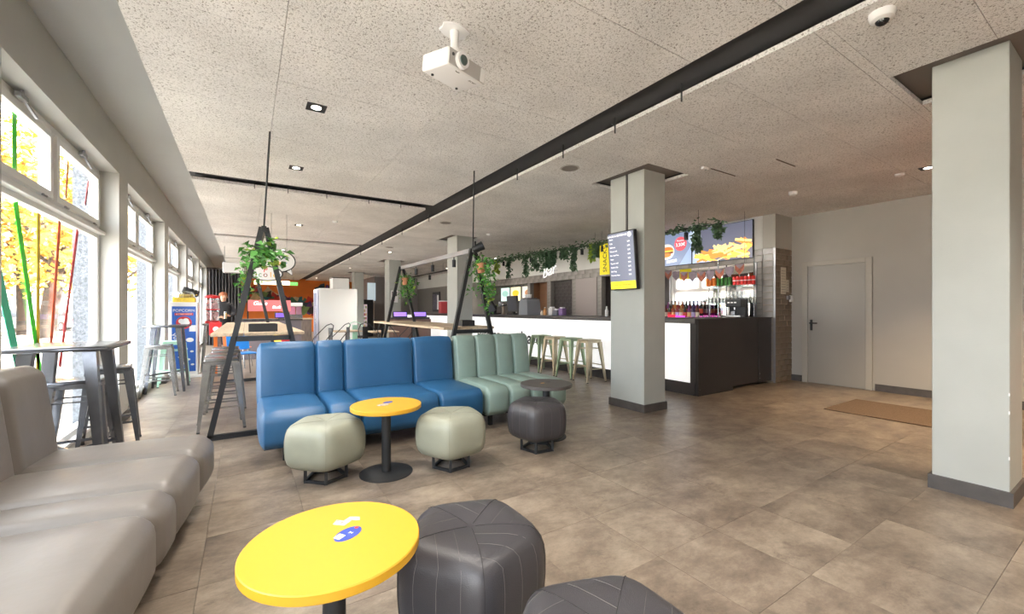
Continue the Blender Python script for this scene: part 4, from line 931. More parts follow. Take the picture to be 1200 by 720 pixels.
ceil_disc('smoke_detector', 'white smoke detector in the second ceiling bay', 'detector', 1.45, 8.6, .05, .04, M['whitep'])
t = thing('ceiling_sensor', 'small white motion sensor on the ceiling right of the near column', 'sensor', (4.62, 2.97, ZC)); MB().rbox(-.05, .05, -.02, .02, -.03, 0, .006).build('housing', M['whitep'], t); MB().ball((.0, -.01, -.032), .014, 8).build('lens', M['clear'], t)
t = thing('dome_camera', 'white dome security camera on the ceiling at the top right', 'camera', (3.07, .88, ZC)); MB().lathe([(.035, -.05), (.055, -.04), (.062, -.015), (.062, 0)], 28).build('housing', M['whitep'], t, 30); MB().ball((0, 0, -.042), .034, 12).build('dome', mat('black_dome', rgb(30, 30, 34), .08), t, 40)
for (x0, x1, y, lb) in ((4.72, 5.25, 2.96, 'thin dark service slit in the ceiling beside the sensor'), (5.05, 5.5, 2.38, 'thin dark service slit in the ceiling nearer the large column')):
    tag(MB().box(x0, x1, y - .008, y + .008, ZC - .003, ZC + .0).build('ceiling_slit', M['joint']), lb, 'slit')
# projector
t = thing('projector', 'white projector hanging from the ceiling on a short bracket', 'projector', (1.07, 2.33, ZC))
poly = [(.10 * math.cos(a) * (1 if i % 2 else .8), .07 * math.sin(a)) for i, a in enumerate([k * math.pi / 6 for k in range(12)])]
MB().prism(poly, -.012, 0).build('ceiling_plate', M['whitep'], t); MB().cyl((0, 0, -.012), (0, 0, -.12), .027, .024, 16).build('mount_tube', M['whitep'], t, 40)
MB().cyl((0, 0, -.12), (0, 0, -.15), .036, n=14).rbox(-.05, .05, -.02, .02, -.195, -.15, .006).build('joint', M['whitep'], t)
T = Matrix.Translation((.0, .0, -.245)) @ Matrix.Rotation(R(19.3), 4, 'Z') @ Matrix.Rotation(R(8), 4, 'X')
bd = MB().rbox(-.155, .155, -.11, .12, -.05, .05, .014, 3).move(T).build('body', M['whitep'], t, 30)
MB().box(-.145, .15, -.1125, -.109, -.042, .042).move(T).build('front_panel', mat('projector_grey', rgb(176, 174, 172), .45), bd); MB().rbox(.11, .148, -.115, -.11, -.04, .04, .003).move(T).build('vent', M['white'], bd)
MB().cyl((-.055, -.109, .005), (-.055, -.135, .005), .048, .044, 24).move(T).build('lens_ring', M['whitep'], bd, 40); MB().cyl((-.055, -.134, .005), (-.055, -.139, .005), .030, .026, 20).move(T).build('lens', mat('lens_glass', rgb(60, 84, 80), .05, coat=1), bd)
MB().cyl((-.12, -.112, .015), (-.12, -.116, .015), .009, n=12).move(T).build('ir_window', M['black'], bd)
o = text('lettering', 'acer', .034, M['grout'], bd, (0, 0, 0), (0, 0, 0), .0004); o.matrix_local = T @ Matrix.Translation((.085, -.075, -.0505)) @ Matrix.Rotation(R(180), 4, 'X')
MB().tube([(-.07, -.09, -.0505), (-.055, -.083, -.0505), (-.04, -.09, -.0505)], .003, 4).move(T).build('focus_mark', M['grout'], bd)
for (x, y) in ((-.1, .08), (.1, .08)): MB().cyl((x, y, -.05), (x, y, -.058), .008, n=10).move(T).build('foot', M['black'], bd)

# ================================================================ LEFT SIDE AND FAR END OF THE HALL
pb = mat('popcorn_blue', rgb(40, 96, 190), .4); pr = mat('signal_red', rgb(206, 40, 44), .4); pyel = mat('popcorn_yellow', rgb(238, 206, 70), .5, var=.2, vscale=30); org = mat('bright_orange', rgb(236, 120, 40), .4)
t = thing('popcorn_cabinet', 'white popcorn cabinet with a blue printed front by the windows', 'cabinet', (-1.0, 10.25, 0))
MB().rbox(-.27, .30, -.26, .26, 0, .05, .006).build('plinth', M['white'], t); MB().rbox(-.22, .22, -.2, .22, .05, 1.44, .01).build('body', M['white'], t)
fp = MB().box(-.17, .19, -.206, -.2, .12, 1.36).build('front_print', pb, t)
text('heading', 'POPCORN', .07, M['whitep'], fp, (.01, -.208, 1.28), FACE_F, .001); MB().box(-.13, .15, -.2075, -.206, 1.19, 1.235).build('red_banner', pr, fp); text('banner_lettering', 'BUTTERY GOOD', .032, M['whitep'], fp, (.01, -.209, 1.212), FACE_F, .0008)
MB().cyl((.01, -.206, 1.05), (.01, -.2085, 1.05), .12, n=24).build('red_disc', pr, fp); q = MB()
for (dx, dz, r_) in ((-.04, .03, .045), (.03, .04, .045), (0, -.01, .05), (.05, 0, .04)): q.cyl((.01 + dx, -.2085 - r_ * .02, 1.05 + dz), (.01 + dx, -.210 - r_ * .03, 1.05 + dz), r_, n=14)
tag(q.build('popcorn_print', M['whitep'], fp), kind='stuff'); MB().box(.09, .19, -.2085, -.206, .88, 1.0).build('white_patch', M['whitep'], fp)
for (dx, dz) in ((.1, .72), (.04, .55), (.13, .5), (-.05, .4), (.08, .35), (.0, .28), (.14, .25), (.05, .18)): MB().ball((dx, -.207, dz), .028 if dz < .6 else .06, 6, (1, .08, .7)).build('flake_print', M['whitep'], fp)
text('side_lettering', 'yum', .13, M['whitep'], fp, (-.10, -.208, .75), (R(90), R(70), 0), .001)
t = thing('popcorn_warmer', 'yellow popcorn warmer with a clear dome on the popcorn cabinet', 'warmer', (-1.0, 10.25, 1.44))
MB().rbox(-.17, .17, -.14, .14, 0, .09, .01).build('tray', pyel, t); MB().lathe([(.165, 0), (.16, .06), (.12, .11), (.05, .13), (.001, .132)], 20, (0, 0, .09)).build('dome', M['clear'], t, 40)
ps = MB()
for k in range(90): ps.ball((random.gauss(0, .065), random.gauss(0, .05), .10 + random.random() * .05), .014, 4)
tag(ps.build('popcorn', pyel, t), kind='stuff')
t = thing('candy_dispenser', 'red and clear candy dispenser column beside the popcorn cabinet', 'dispenser', (-.58, 10.5, 0))
for i in (-1, 1):
    for j in (-1, 1): taper(MB(), (i * .17, j * .17, 0), (i * .10, j * .10, 1.0), .03, .05).build('leg', M['steel'], t)
MB().rbox(-.15, .15, -.15, .15, .98, 1.02, .006).build('tray', M['steel'], t); MB().lathe([(.13, 1.02), (.13, 1.07)], 20).build('base_ring', pr, t, 30)
for k in range(2):
    MB().lathe([(.12, 1.07 + k * .24), (.12, 1.29 + k * .24)], 20).build('jar', M['clear'], t, 40); MB().lathe([(.128, 1.29 + k * .24), (.128, 1.31 + k * .24)], 20).build('collar', pr, t, 30)
    cd = MB()
    for q_ in range(70):
        a = random.uniform(0, 6.28); r_ = .105 * math.sqrt(random.random()); cd.ball((r_ * math.cos(a), r_ * math.sin(a), 1.08 + k * .24 + random.random() * .17), .018, 4)
    tag(cd.build('sweets', mat('pink_sweets_%d' % k, rgb(236, 150, 160), .4, var=.5, vscale=20, col2=rgb(240, 230, 226)), t), kind='stuff')
MB().lathe([(.13, 1.55), (.13, 1.58), (.05, 1.60)], 20).build('lid', pr, t, 30)
t = thing('red_bin', 'small red letter box on an orange post beside the candy dispenser', 'box', (-.50, 10.05, 0)); MB().rbox(-.10, .10, -.1, .1, .80, 1.05, .01).build('box', pr, t); MB().box(-.03, .03, -.03, .03, 0, .80).build('post', org, t); MB().cyl((.01, -.1, .92), (.01, -.103, .92), .05, n=14).build('white_emblem', M['whitep'], t); MB().box(-.12, .12, -.12, .12, 0, .02).build('foot', M['steel'], t)
t = thing('floodlight', 'black ribbed floodlight standing behind the popcorn warmer', 'floodlight', (-.95, 10.75, 0)); T = Matrix.Translation((0, 0, 1.66)) @ Matrix.Rotation(R(20), 4, 'Y')
MB().cyl((0, 0, 0), (0, 0, 1.58), .015).lathe([(.15, 0), (.14, .02)], 16).build('pole', M['black'], t); MB().rbox(-.14, .14, -.05, .08, -.07, .07, .02).move(T).build('housing', M['black'], t)
for k in range(5): MB().box(-.11 + k * .05, -.09 + k * .05, -.065, -.05, -.06, .06).move(T).build('fin', M['iron'], t)
# person in black beyond the tables
def skin_body(name, verts, edges, m, parent, root=0):
    me = bpy.data.meshes.new(name); me.from_pydata([v[:3] for v in verts], edges, []); me.materials.append(m)
    o = bpy.data.objects.new(name, me); COL.objects.link(o); o.parent = parent
    sk = o.modifiers.new('skin', 'SKIN'); sk.use_smooth_shade = True
    if not me.skin_vertices: me.attributes.new('sv', 'FLOAT', 'POINT')
    for i, v in enumerate(verts): me.skin_vertices[0].data[i].radius = (v[3], v[3] * (v[4] if len(v) > 4 else 1)); me.skin_vertices[0].data[i].use_root = (i == root)
    ss = o.modifiers.new('subdiv', 'SUBSURF'); ss.levels = 1; ss.render_levels = 1; return o
def person():
    t = thing('person', 'person in black shirt and trousers standing by the curtain holding a drink', 'person', (-.52, 14.0, 0), R(10))
    cloth = mat('black_cotton', rgb(34, 34, 38), .8); skinm = mat('skin_tone', rgb(206, 160, 132), .55); hair = mat('reddish_hair', rgb(150, 84, 50), .7)
    bm = bmesh.new()
    MBB = MB()
    verts = [(0, 0, .95, .14, .75), (0, 0, 1.15, .13, .75), (0, -.01, 1.35, .17, .62), (0, 0, 1.46, .10, .7), (0, 0, 1.52, .05), (-.19, 0, 1.42, .06), (-.25, -.03, 1.17, .048), (-.16, -.22, 1.08, .036), (.19, 0, 1.42, .06), (.26, -.04, 1.18, .048), (.12, -.24, 1.12, .036),
             (-.09, 0, .88, .095), (-.10, -.02, .50, .068), (-.10, 0, .09, .048), (-.10, -.12, .035, .04), (.09, 0, .88, .095), (.11, -.02, .50, .068), (.12, .01, .09, .048), (.12, -.11, .035, .04)]
    edges = [(0, 1), (1, 2), (2, 3), (3, 4), (3, 5), (5, 6), (6, 7), (3, 8), (8, 9), (9, 10), (0, 11), (11, 12), (12, 13), (13, 14), (0, 15), (15, 16), (16, 17), (17, 18)]
    body = skin_body('body', verts, edges, cloth, t)
    hv = [(0, 0, 1.50, .052), (0, -.01, 1.58, .07, 1.05), (0, -.015, 1.655, .088, 1.1), (0, -.005, 1.73, .075)]
    skin_body('head', hv, [(0, 1), (1, 2), (2, 3)], skinm, t)
    MB().ball((0, -.115, 1.635), .02, 6, (.8, 1.1, 1.4)).build('nose', skinm, t, 60)
    for s in (-1, 1): MB().ball((s * .034, -.10, 1.665), .011, 6).build('eye', M['black'], t); MB().ball((s * .094, 0, 1.645), .024, 6, (.4, .8, 1.2)).build('ear', skinm, t, 60)
    MB().ball((0, -.10, 1.595), .022, 6, (1.3, .3, .3)).build('mouth', mat('lip_tone', rgb(176, 110, 100), .5), t)
    MB().ball((0, .02, 1.705), .10, 10, (1, 1.08, .85)).build('hair', hair, t, 60)
    for s, hx, hy, hz in ((-1, -.16, -.22, 1.08), (1, .12, -.24, 1.12)):
        verts = [(hx, hy, hz, .03, .6), (hx + .05 * -s, hy - .05, hz + .005, .034, .5), (hx + .08 * -s, hy - .07, hz + .01, .03, .5)]; edges = [(0, 1), (1, 2)]
        for k in range(4): b = len(verts); verts += [(hx + (.10 + .008 * k) * -s, hy - .085 + .004 * k, hz + .035 - .02 * k, .0095), (hx + .115 * -s, hy - .125, hz + .033 - .02 * k, .009), (hx + .09 * -s, hy - .14, hz + .03 - .02 * k, .0085)]; edges += [(2, b), (b, b + 1), (b + 1, b + 2)]
        b = len(verts); verts += [(hx + .05 * -s, hy - .10, hz + .04, .010), (hx + .085 * -s, hy - .125, hz + .045, .009)]; edges += [(1, b), (b, b + 1)]
        skin_body('hand', verts, edges, skinm, t)
    return t
person()
t = thing('drink_glass', 'golden drink in a tall glass held by the person in black', 'glass', (-.46, 13.62, 1.05)); MB().lathe([(.03, 0), (.038, .2), (.036, .2), (.028, .006), (.001, .006)], 12).build('glass', M['clear'], t, 40); MB().lathe([(.027, .008), (.034, .16)], 12).build('drink', mat('golden_drink', rgb(230, 180, 60), .2), t, 40)
# dark curtain
cu = MB(); n = 60; vs = []
for k in range(n + 1):
    x = -1.15 + 1.0 * k / n; y = 18.4 + .06 * math.sin(k * 1.1); vs += [(x, y, .02), (x, y, 2.75)]
cu.add(vs, [(2 * k, 2 * k + 2, 2 * k + 3, 2 * k + 1) for k in range(n)])
t = thing('curtain', 'dark grey pleated curtain hanging at the far left end', 'curtain', (0, 0, 0)); cu.build('cloth', mat('charcoal_curtain', rgb(70, 68, 70), .9), t, 60); MB().cyl((-1.18, 18.4, 2.78), (-.1, 18.4, 2.78), .02).build('rail', M['black'], t)
t = thing('hanging_cassette', 'white ceiling hung box unit above the person', 'unit', (-.28, 13.6, 2.30)); MB().rbox(-.24, .24, -.2, .25, 0, .26, .02).build('housing', M['whitep'], t); MB().box(-.2, .2, -.15, .2, -.004, 0).build('intake_grille', mat('grey_grille', rgb(150, 150, 152), .6), t)
for s in (-1, 1): MB().cyl((s * .2, 0, .26), (s * .2, 0, .71), .008, n=6).build('hanger_rod', M['steel'], t)
# speech bubble sign
t = thing('speech_bubble_sign', 'double speech bubble sign with colourful letters hanging behind the ivy', 'sign', (.50, 8.5, 2.14))
def ypoly(mb, y, pts, th): 
    n_ = len(pts); vs_ = [(p[0], y - th, p[1]) for p in pts] + [(p[0], y, p[1]) for p in pts]
    return mb.add(vs_, [tuple(range(n_)), tuple(range(2 * n_ - 1, n_ - 1, -1))] + [(k, n_ + k, n_ + (k + 1) % n_, (k + 1) % n_) for k in range(n_)])
for (cx, cz, rx, rz_, yo) in ((0, .02, .255, .19, 0), (-.19, -.21, .24, .125, -.012)):
    ypoly(MB(), yo, ell(cx, cz, rx, rz_, 36), .01).build('bubble', M['whitep'], t); MB().tube([(p[0], yo - .005, p[1]) for p in ell(cx, cz, rx, rz_, 36)], .011, 6, True).build('outline', M['black'], t)
ypoly(MB(), .0, [(.10, -.14), (.19, -.10), (.21, -.22)], .01).build('bubble_tail', M['whitep'], t); MB().tube([(.10, -.005, -.15), (.21, -.005, -.225), (.19, -.005, -.10)], .008, 5).build('outline', M['black'], t)
for (s_, x, z, c) in (("'", .02, .12, (230, 80, 60)), ('s', .07, .11, (60, 120, 200)), ('t', -.09, .0, (60, 170, 90)), ('e', .0, -.02, (240, 190, 40)), ('r', .10, -.02, (60, 150, 190)), ('P', -.21, -.15, (220, 60, 60)), ('c', -.29, -.23, (60, 150, 90)), ('o', -.21, -.23, (150, 70, 60)), ('l', -.13, -.23, (240, 180, 40)), ('o', -.06, -.23, (236, 190, 50)), ('r', .0, -.23, (60, 130, 190))):
    text('letter', s_, .13, mat('letter_paint', rgb(*c), .5), t, (x, -.024, z), FACE_F, .001)
for x in (-.12, .12): MB().cyl((x, -.005, .18), (x, -.005, .87), .003, n=5).build('wire', M['black'], t)
# service islands and counters beyond the left table
t = thing('ticket_counter', 'grey service counter with till at the far end of the left table', 'counter', (.55, 13.2, 0)); MB().rbox(-.75, .75, -.3, .3, 0, 1.0, .01).build('body', mat('taupe_counter', rgb(120, 112, 116), .5), t); MB().rbox(-.78, .78, -.33, .33, 1.0, 1.05, .006).build('top', M['tdark'], t)
for k in range(6): MB().box(-.6 + k * .18, -.5 + k * .18, -.335, -.33, 1.01, 1.04).build('drawer_slot', M['black'], t)
t = thing('till', 'till with a purple glowing screen on the grey service counter', 'till', (.85, 13.2, 1.05)); MB().rbox(-.18, .18, -.08, .08, .02, .17, .01).build('housing', M['black'], t); MB().box(-.16, .16, -.085, -.08, .04, .15).build('display', em('purple_screen', rgb(120, 90, 200), .7), t); MB().rbox(-.1, .1, -.06, .06, 0, .02, .003).build('foot', M['black'], t)
t = thing('glow_panel', 'pink lit panel with white script above the service counter', 'lit panel', (.55, 14.3, 0)); MB().box(-.5, .6, 0, .03, 1.25, 1.58).build('panel', em('pink_panel', rgb(216, 120, 120), .3), t)
text('lettering', 'Gude', .16, em('script_white', rgb(255, 240, 240), 1.5), t, (-.2, -.004, 1.48), FACE_F, .002, font_shear=.3); text('lettering', 'läuft de', .13, em('script_white2', rgb(255, 240, 240), 1.5), t, (.3, -.004, 1.37), FACE_F, .002, font_shear=.3)
for s in (-.5, .5): MB().box(s - .02, s + .02, .03, .06, 0, 1.58).build('post', M['iron'], t)
t = thing('linear_luminaire', 'warm yellow linear lamp hanging over the far counter', 'lamp', (.65, 14.0, 2.02)); MB().rbox(-.45, .45, -.05, .05, 0, .12, .01).build('diffuser', em('warm_strip', rgb(255, 244, 190), 1.2), t)
for s in (-.35, .35): MB().cyl((s, 0, .12), (s, 0, .99), .004, n=5).build('wire', M['black'], t)
t = thing('wood_counter', 'grey wood veneer counter block left of the white refrigerator', 'counter', (1.45, 15.2, 0)); MB().rbox(-.35, .35, -.3, .3, 0, .98, .01).build('body', mat('grey_wood', rgb(132, 120, 112), .6, var=.3, vscale=5, stretch=(8, 8, 1)), t); MB().rbox(-.38, .38, -.33, .33, .98, 1.02, .006).build('top', M['oak'], t)
t = thing('slush_machine', 'white slush machine with colourful tanks on the wood counter', 'machine', (1.35, 15.2, 1.02)); MB().rbox(-.2, .2, -.18, .18, 0, .12, .01).build('base', M['steel'], t); MB().rbox(-.2, .2, -.2, .2, .38, .5, .02).build('top', M['whitep'], t)
for k, c in enumerate(((190, 120, 150), (150, 110, 130))): MB().rbox(-.18 + .19 * k, -.01 + .19 * k, -.17, .17, .12, .38, .02).build('tank', mat('slush_%d' % k, rgb(*c), .15, coat=.5), t)
t = thing('white_refrigerator', 'tall white refrigerator with glass door on its left side', 'refrigerator', (2.33, 13.75, 0)); MB().rbox(-.52, .55, -.4, .4, .06, 1.93, .015).build('body', M['white'], t); MB().box(-.48, .5, -.36, .36, 0, .06).build('plinth', M['black'], t)
dr = MB().rbox(-.57, -.525, -.39, .39, .1, 1.91, .01).build('door', mat('pale_lilac_door', rgb(206, 208, 226), .3), t); MB().box(-.575, -.571, -.3, .3, .2, 1.8).build('door_glass', mat('door_glass', rgb(150, 156, 180), .1), dr); MB().cyl((-.60, -.33, .9), (-.60, -.33, 1.4), .012).build('handle', M['steel'], dr)
t = thing('white_cabinet_box', 'white box standing above and behind the white refrigerator', 'box', (2.75, 15.6, 0)); MB().rbox(-.25, .28, -.3, .3, 0, 2.38, .01).build('body', M['white'], t); MB().box(-.27, .3, -.32, .32, 2.38, 2.41).build('top_edge', M['tdark'], t)
# colourful chairs under and beyond the left table
def shell_chair(label, col, x, y, rz):
    t = thing('shell_chair', label, 'chair', (x, y, 0), rz, 'colourful shell chairs beyond the left table'); m = mat('shell_' + label.split()[0], rgb(*col), .4)
    MB().rbox(-.21, .21, -.21, .21, .43, .455, .012).build('seat', m, t); T = Matrix.Translation((0, .20, .45)) @ Matrix.Rotation(R(-12), 4, 'X')
    MB().rbox(-.2, .2, -.012, .012, .05, .40, .011).move(T).build('backrest', m, t)
    for i in (-1, 1):
        MB().bar((i * .17, .19, .42), (i * .17, .22, .55), .02).build('bracket', M['steel'], t)
        for j in (-1, 1): MB().cyl((i * .17, j * .17, .43), (i * .22, j * .22, 0), .012, n=8).build('leg', M['steel'], t)
shell_chair('blue shell chair seen under the left high table', (40, 130, 210), -.05, 9.8, R(20)); shell_chair('yellow shell chair beyond the end of the left high table', (240, 206, 50), .55, 10.4, R(-30)); shell_chair('orange shell chair beside the candy dispenser', (232, 120, 60), -.15, 11.2, R(160)); shell_chair('red shell chair right of the left high table', (224, 60, 70), .95, 10.2, R(60))
# dark bistro chairs and tables before the refrigerator
def arc_chair(label, x, y, rz, m=None):
    m = m or M['black']; t = thing('bistro_chair', label, 'chair', (x, y, 0), rz, 'bistro chairs by the white refrigerator')
    MB().rbox(-.19, .19, -.19, .19, .44, .465, .01).build('seat', m, t)
    for i in (-1, 1):
        MB().tube([(i * .19, -.16, .45), (i * .23, -.05, .62), (i * .21, .12, .78), (i * .12, .22, .92), (0, .25, .96)], .011, 6).build('back_hoop', m, t)
        for j in (-1, 1): MB().cyl((i * .16, j * .16, .45), (i * .21, j * .21, 0), .011, n=8).build('leg', m, t)
    MB().rbox(-.07, .07, .225, .24, .46, .86, .005).build('back_splat', m, t); return t
arc_chair('black bistro chair left of the refrigerator front', 1.50, 10.6, R(-60)); arc_chair('black bistro chair before the refrigerator, second from the left', 1.95, 11.0, R(-70)); arc_chair('mint green metal chair in front of the white refrigerator', 2.62, 12.2, R(0), M['mint']); arc_chair('black bistro chair at the pale table, nearer the vending machine', 2.62, 10.9, R(5)); arc_chair('black bistro chair at the pale table behind the right A-frame', 2.92, 10.2, R(10)); arc_chair('black bistro chair at the right end of the pale table', 3.5, 10.6, R(-80))
for (x, y, lb) in ((2.25, 11.7, 'square pale cafe table before the white refrigerator'), (3.0, 11.0, 'square pale cafe table between the black bistro chairs')):
    t = thing('square_table', lb, 'table', (x, y, 0)); MB().rbox(-.34, .34, -.34, .34, .715, .745, .006).build('top', M['oak'], t); MB().cyl((0, 0, .02), (0, 0, .715), .03).build('column', M['iron'], t); MB().rbox(-.22, .22, -.22, .22, 0, .02, .006).build('base', M['iron'], t)
# vending machine, posters, ticket terminals
t = thing('vending_machine', 'black vending machine with lit product window at the far wall', 'vending machine', (4.95, 21.3, 0)); MB().rbox(-.28, .32, -.4, .4, 0, 1.78, .02).build('cabinet', M['black'], t); MB().box(-.22, .02, -.405, -.4, .4, 1.55).build('window', em('vending_glow', rgb(226, 206, 206), .4), t)
for r_ in range(6):
    for k in range(3): MB().box(-.20 + k * .07, -.15 + k * .07, -.412, -.405, .46 + r_ * .18, .58 + r_ * .18).build('product', (pr, pyel, M['whitep'], M['leafl'])[(r_ + k) % 4], t)
t = thing('poster', 'white and dark poster on the third column', 'poster', (4.40, 14.58, 1.55)); MB().box(-.12, .12, -.002, 0.01, 0, .42).build('sheet', M['whitep'], t); MB().box(-.09, .09, -.005, -.002, .22, .38).build('print', mat('poster_print', rgb(90, 80, 84), .6, var=.5, vscale=20), t); MB().box(-.09, .0, -.005, -.002, .05, .16).build('print', pr, t)
t = thing('hanging_banner', 'pale blue hanging banner beside the vending machine', 'banner', (5.35, 21.6, 1.75)); MB().box(-.2, .2, -.01, .01, 0, .9).build('cloth', em('banner_pale_blue', rgb(206, 222, 230), .35), t); MB().cyl((-.18, 0, .9), (-.18, 0, 1.26), .004, n=5).cyl((.18, 0, .9), (.18, 0, 1.26), .004, n=5).build('wire', M['black'], t)
for k, (px, lb) in enumerate(((469, 'ticket terminal with purple screen framed by the far A-frame legs'), (492, 'ticket terminal with purple screen left of the second column'))):
    p = onY(px, 372, 13.6); t = thing('ticket_terminal', lb, 'terminal', (p.x, p.y, 0)); MB().rbox(-.3, .3, -.25, .25, 0, .98, .01).build('body', mat('brown_terminal_%d' % k, rgb(96, 74, 68), .5), t)
    MB().rbox(-.27, .27, -.22, .2, .98, 1.04, .01).build('desk', M['black'], t); T = Matrix.Translation((0, 0, 1.04)) @ Matrix.Rotation(R(-15), 4, 'X')
    MB().rbox(-.24, .24, -.03, .03, .0, .20, .01).move(T).build('housing', M['black'], t); MB().box(-.21, .21, -.035, -.03, .03, .17).move(T).build('display', em('violet_screen_%d' % k, rgb(140, 110, 220), .8), t)
t = thing('poster_stand', 'leaning dark film poster by the far end of the bar', 'poster', (7.84, onX(512.5, 355, 7.84).y - .3, 1.2)); MB().box(-.01, .03, 0, .9, 0, .95).build('board', M['black'], t); MB().box(-.014, -.01, .08, .82, .1, .85).build('print', mat('film_print', rgb(110, 104, 120), .5, var=.7, vscale=9, col2=rgb(40, 40, 50)), t); MB().box(-.016, -.014, .1, .3, .1, .8).build('print_strip', M['whitep'], t)
t = thing('red_box', 'red carton on the far end of the bar beside the second column', 'box', (6.1, onX(519, 360, 6.1).y, ZT)); MB().rbox(-.12, .12, -.12, .12, 0, .42, .006).build('carton', mat('coral_red', rgb(206, 80, 84), .5), t); MB().rbox(-.13, .13, -.13, .13, .42, .46, .006).build('lid', M['whitep'], t)
# second lighting track
p0, p1 = onZ(483, 325, 2.72), onZ(524, 317, 2.72)
t = thing('lighting_track', 'black ceiling hung lighting track beyond the right A-frame', 'track', p0); d = p1 - p0; MB().bar((0, 0, 0), d, .04).build('rail', M['black'], t)
for s in (.1, .9): MB().cyl(d * s, d * s + Vector((0, 0, .31)), .006, n=6).build('hanger_rod', M['black'], t)
for k, s in enumerate((.05, .55)): spot_can(('black spotlight at the far end of the hung lighting track', 'black spotlight midway on the hung lighting track')[k], p0 + d * s, .18, .05, group='spotlights on the hung track', up=.06)
t = thing('exit_sign', 'green exit sign hanging at the far end of the slot', 'sign', (2.1, 24.5, 2.55)); MB().rbox(-.2, .2, -.02, .02, 0, .18, .005).build('box', em('exit_green', rgb(120, 210, 110), .9), t); text('lettering', 'EXIT', .13, M['whitep'], t, (0, -.024, .09), FACE_F, .001); MB().cyl((0, 0, .18), (0, 0, .46), .006, n=6).build('rod', M['black'], t)
# mural figures painted on the orange far wall (flat paint)
mc = [(176, 40, 36), (60, 110, 84), (70, 44, 60), (40, 60, 70), (200, 60, 40), (90, 50, 110), (120, 150, 90), (210, 190, 150), (50, 40, 40), (30, 100, 110)]
for i in range(60):
    x = -.9 + 6.2 * ((i * .618) % 1); z = 1.15 + 1.35 * ((i * .377) % 1); r_ = .18 + .3 * ((i * .273) % 1); nn = 11
    pts = [(x + r_ * (1 + .35 * math.sin(k * 2.4 + i)) * math.cos(6.283 * k / nn), z + r_ * (1 + .35 * math.cos(k * 1.7 + i)) * math.sin(6.283 * k / nn)) for k in range(nn)]
    q = ypoly(MB(), YFAR - .001 - i * .0006, pts, .0005); q.build('mural_shape', mat('mural_paint_%d' % i, rgb(*mc[i % 10]), .6, var=.3, vscale=3), wf)

# ================================================================ OUTSIDE THE WINDOWS
gm = mat('leaf_strewn_pavement', rgb(184, 174, 158), .95, var=.5, vscale=1.3, col2=rgb(150, 146, 140))
g_ = struct(MB().box(-60, XO - .02, -40, 120, -.25, -.12).build('ground_outside', gm))
bark = mat('tree_bark', rgb(62, 54, 47), .95, var=.4, vscale=6, bump=.8, bscale=14); ly = [mat('autumn_leaf_%d' % i, rgb(*c), .7, var=.25, vscale=1.5) for i, c in enumerate(((180, 142, 40), (164, 120, 30), (190, 160, 74)))]
def tree(label, x, y, tr, h, cr, n, lean=0):
    t = thing('street_tree', label, 'tree', (x, y, -.12), 0, 'street trees outside')
    b = MB().tube([(0, 0, 0), (.02, 0, 1), (lean * .3, 0, 2.2), (lean, 0, h * .55)], tr, 10); b.build('trunk', bark, t, 50)
    for k in range(7):
        a = k * 2.4; z0 = h * (.28 + .04 * k); L_ = cr * .8
        MB().tube([(lean * .5, 0, z0), (lean * .5 + L_ * .5 * math.cos(a), L_ * .5 * math.sin(a), z0 + 1.0), (lean * .5 + L_ * math.cos(a), L_ * math.sin(a), z0 + 2.3)], tr * .28, 6).build('branch', bark, t, 50)
    for q in range(3):
        lv = MB()
        for _ in range(n // 3):
            u = random.gauss(0, 1), random.gauss(0, 1), random.gauss(0, 1); L_ = math.sqrt(sum(c * c for c in u)) + 1e-6; rr = cr * random.random() ** .4
            p = (lean + u[0] / L_ * rr, u[1] / L_ * rr, h * .62 + u[2] / L_ * rr * .95); s_ = random.uniform(.22, .45)
            lv.leaf(p, (random.gauss(0, 1), random.gauss(0, 1), random.gauss(-.3, .6)), (random.gauss(0, 1), random.gauss(0, 1), 1), s_, s_ * .8)
        tag(lv.build('foliage', ly[q], t), kind='stuff')
tree('thick-trunked autumn tree just left of the window pier', -8.3, 29.9, .33, 11, 4.6, 4200, .6); tree('slim-trunked autumn tree behind the parked cars', -10.6, 34.5, .20, 10, 4.6, 3600)
tree('autumn tree farther down the street', -6.2, 42, .25, 11, 5, 2400); tree('autumn tree across the street', -15, 33, .25, 12, 5.5, 2800); tree('autumn tree glimpsed through the second window', -4.6, 23.5, .16, 8.5, 2.6, 1800)
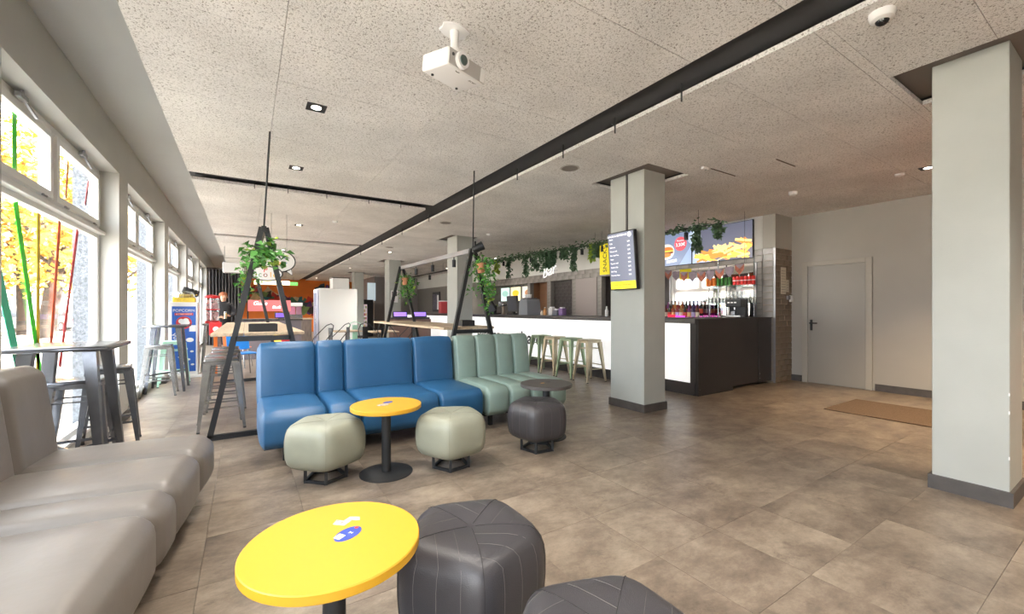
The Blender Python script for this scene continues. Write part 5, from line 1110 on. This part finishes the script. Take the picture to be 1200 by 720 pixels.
def car(label, x, y, rz, col):
    t = thing('parked_car', label, 'car', (x, y, -.12), rz, 'parked cars outside'); m = mat('car_paint_' + label.split()[0], rgb(*col), .25, coat=.6)
    Mx = Matrix(((0, 0, 1, 0), (1, 0, 0, 0), (0, 1, 0, 0), (0, 0, 0, 1)))
    MB().prism([(-2.1, .28), (2.05, .28), (2.12, .55), (1.95, .78), (1.05, .90), (-1.9, .95), (-2.12, .7)], -.85, .85, Mx).build('body', m, t)
    MB().prism([(-1.85, .92), (1.1, .88), (.35, 1.40), (-1.35, 1.44)], -.72, .72, Mx).build('cabin', m, t)
    dk = mat('car_glass', rgb(50, 56, 62), .1)
    for s in (-1, 1): MB().prism([(-1.6, .98), (.8, .95), (.28, 1.34), (-1.25, 1.37)], s * .73 - .006, s * .73 + .006, Mx).build('side_window', dk, t)
    MB().add([(-.66, 1.10, .93), (.66, 1.10, .93), (.62, .42, 1.38), (-.62, .42, 1.38)], [(0, 1, 2, 3)]).build('windscreen', dk, t); MB().add([(-.66, -1.87, .97), (.66, -1.87, .97), (.62, -1.40, 1.40), (-.62, -1.40, 1.40)], [(3, 2, 1, 0)]).build('rear_window', dk, t)
    for i in (-1, 1):
        MB().rbox(i * .62 - .12, i * .62 + .12, 2.04, 2.1, .58, .70, .01).build('headlamp', M['clear'], t); MB().rbox(i * .68 - .1, i * .68 + .1, -2.13, -2.08, .65, .85, .01).build('tail_lamp', pr, t)
        for j in (-1.3, 1.3):
            wh = MB().cyl((i * .70, j, .31), (i * .88, j, .31), .31, n=20).build('wheel', M['black'], t); MB().cyl((i * .88, j, .31), (i * .89, j, .31), .19, n=16).build('hub_cap', M['steel'], wh)
car('silver hatchback parked farther left outside the window', -13.4, 39.0, R(40), (126, 128, 130)); car('white hatchback parked right behind the tree trunk', -10.4, 40.6, R(40), (150, 152, 152)); car('grey car parked across the street', -17.5, 41.5, R(40), (150, 152, 156))
t = thing('bicycle', 'dark bicycle standing on the pavement outside the first window', 'bicycle', (-9.4, 27.0, -.12), R(40))
for j in (-.52, .52):
    MB().tube([(0, j + .33 * math.cos(k * .2618), .34 + .33 * math.sin(k * .2618)) for k in range(24)], .018, 6, True).build('wheel', M['black'], t)
for a, b in (((0, -.52, .34), (0, -.12, .32)), ((0, -.12, .32), (0, .38, .78)), ((0, -.12, .32), (0, -.26, .85)), ((0, -.26, .8), (0, .36, .84)), ((0, .52, .34), (0, .34, .98)), ((0, -.52, .34), (0, -.25, .78))): MB().cyl(a, b, .016, n=6).build('frame_tube', M['black'], t)
MB().rbox(-.06, .06, -.36, -.16, .85, .9, .015).build('saddle', M['black'], t); MB().cyl((-.25, .33, 1.0), (.25, .33, 1.0), .012, n=6).build('handlebar', M['black'], t)
t = thing('street_house', 'pale plastered house across the street behind the trees', 'building', (-30, 45, -.12)); MB().box(-6, 6, -22, 40, 0, 13).build('wall', mat('cream_render', rgb(130, 126, 118), .9, var=.1), t); MB().prism([(-6.5, 13), (6.5, 13), (0, 17)], -22.5, 40.5, Matrix(((1, 0, 0, 0), (0, 0, 1, 0), (0, 1, 0, 0), (0, 0, 0, 1)))).build('roof', mat('brown_roof', rgb(120, 84, 70), .9), t)
for r_ in range(4):
    for k in range(9): wn = MB().box(5.98, 6.03, -19 + k * 6.4, -17.3 + k * 6.4, 1.2 + r_ * 3, 3.0 + r_ * 3).build('window', M['whitep'], t); MB().box(6.03, 6.04, -18.85 + k * 6.4, -17.45 + k * 6.4, 1.35 + r_ * 3, 2.85 + r_ * 3).build('pane', mat('house_glass', rgb(90, 104, 118), .1) if r_ + k == 0 else bpy.data.materials['house_glass'], wn)
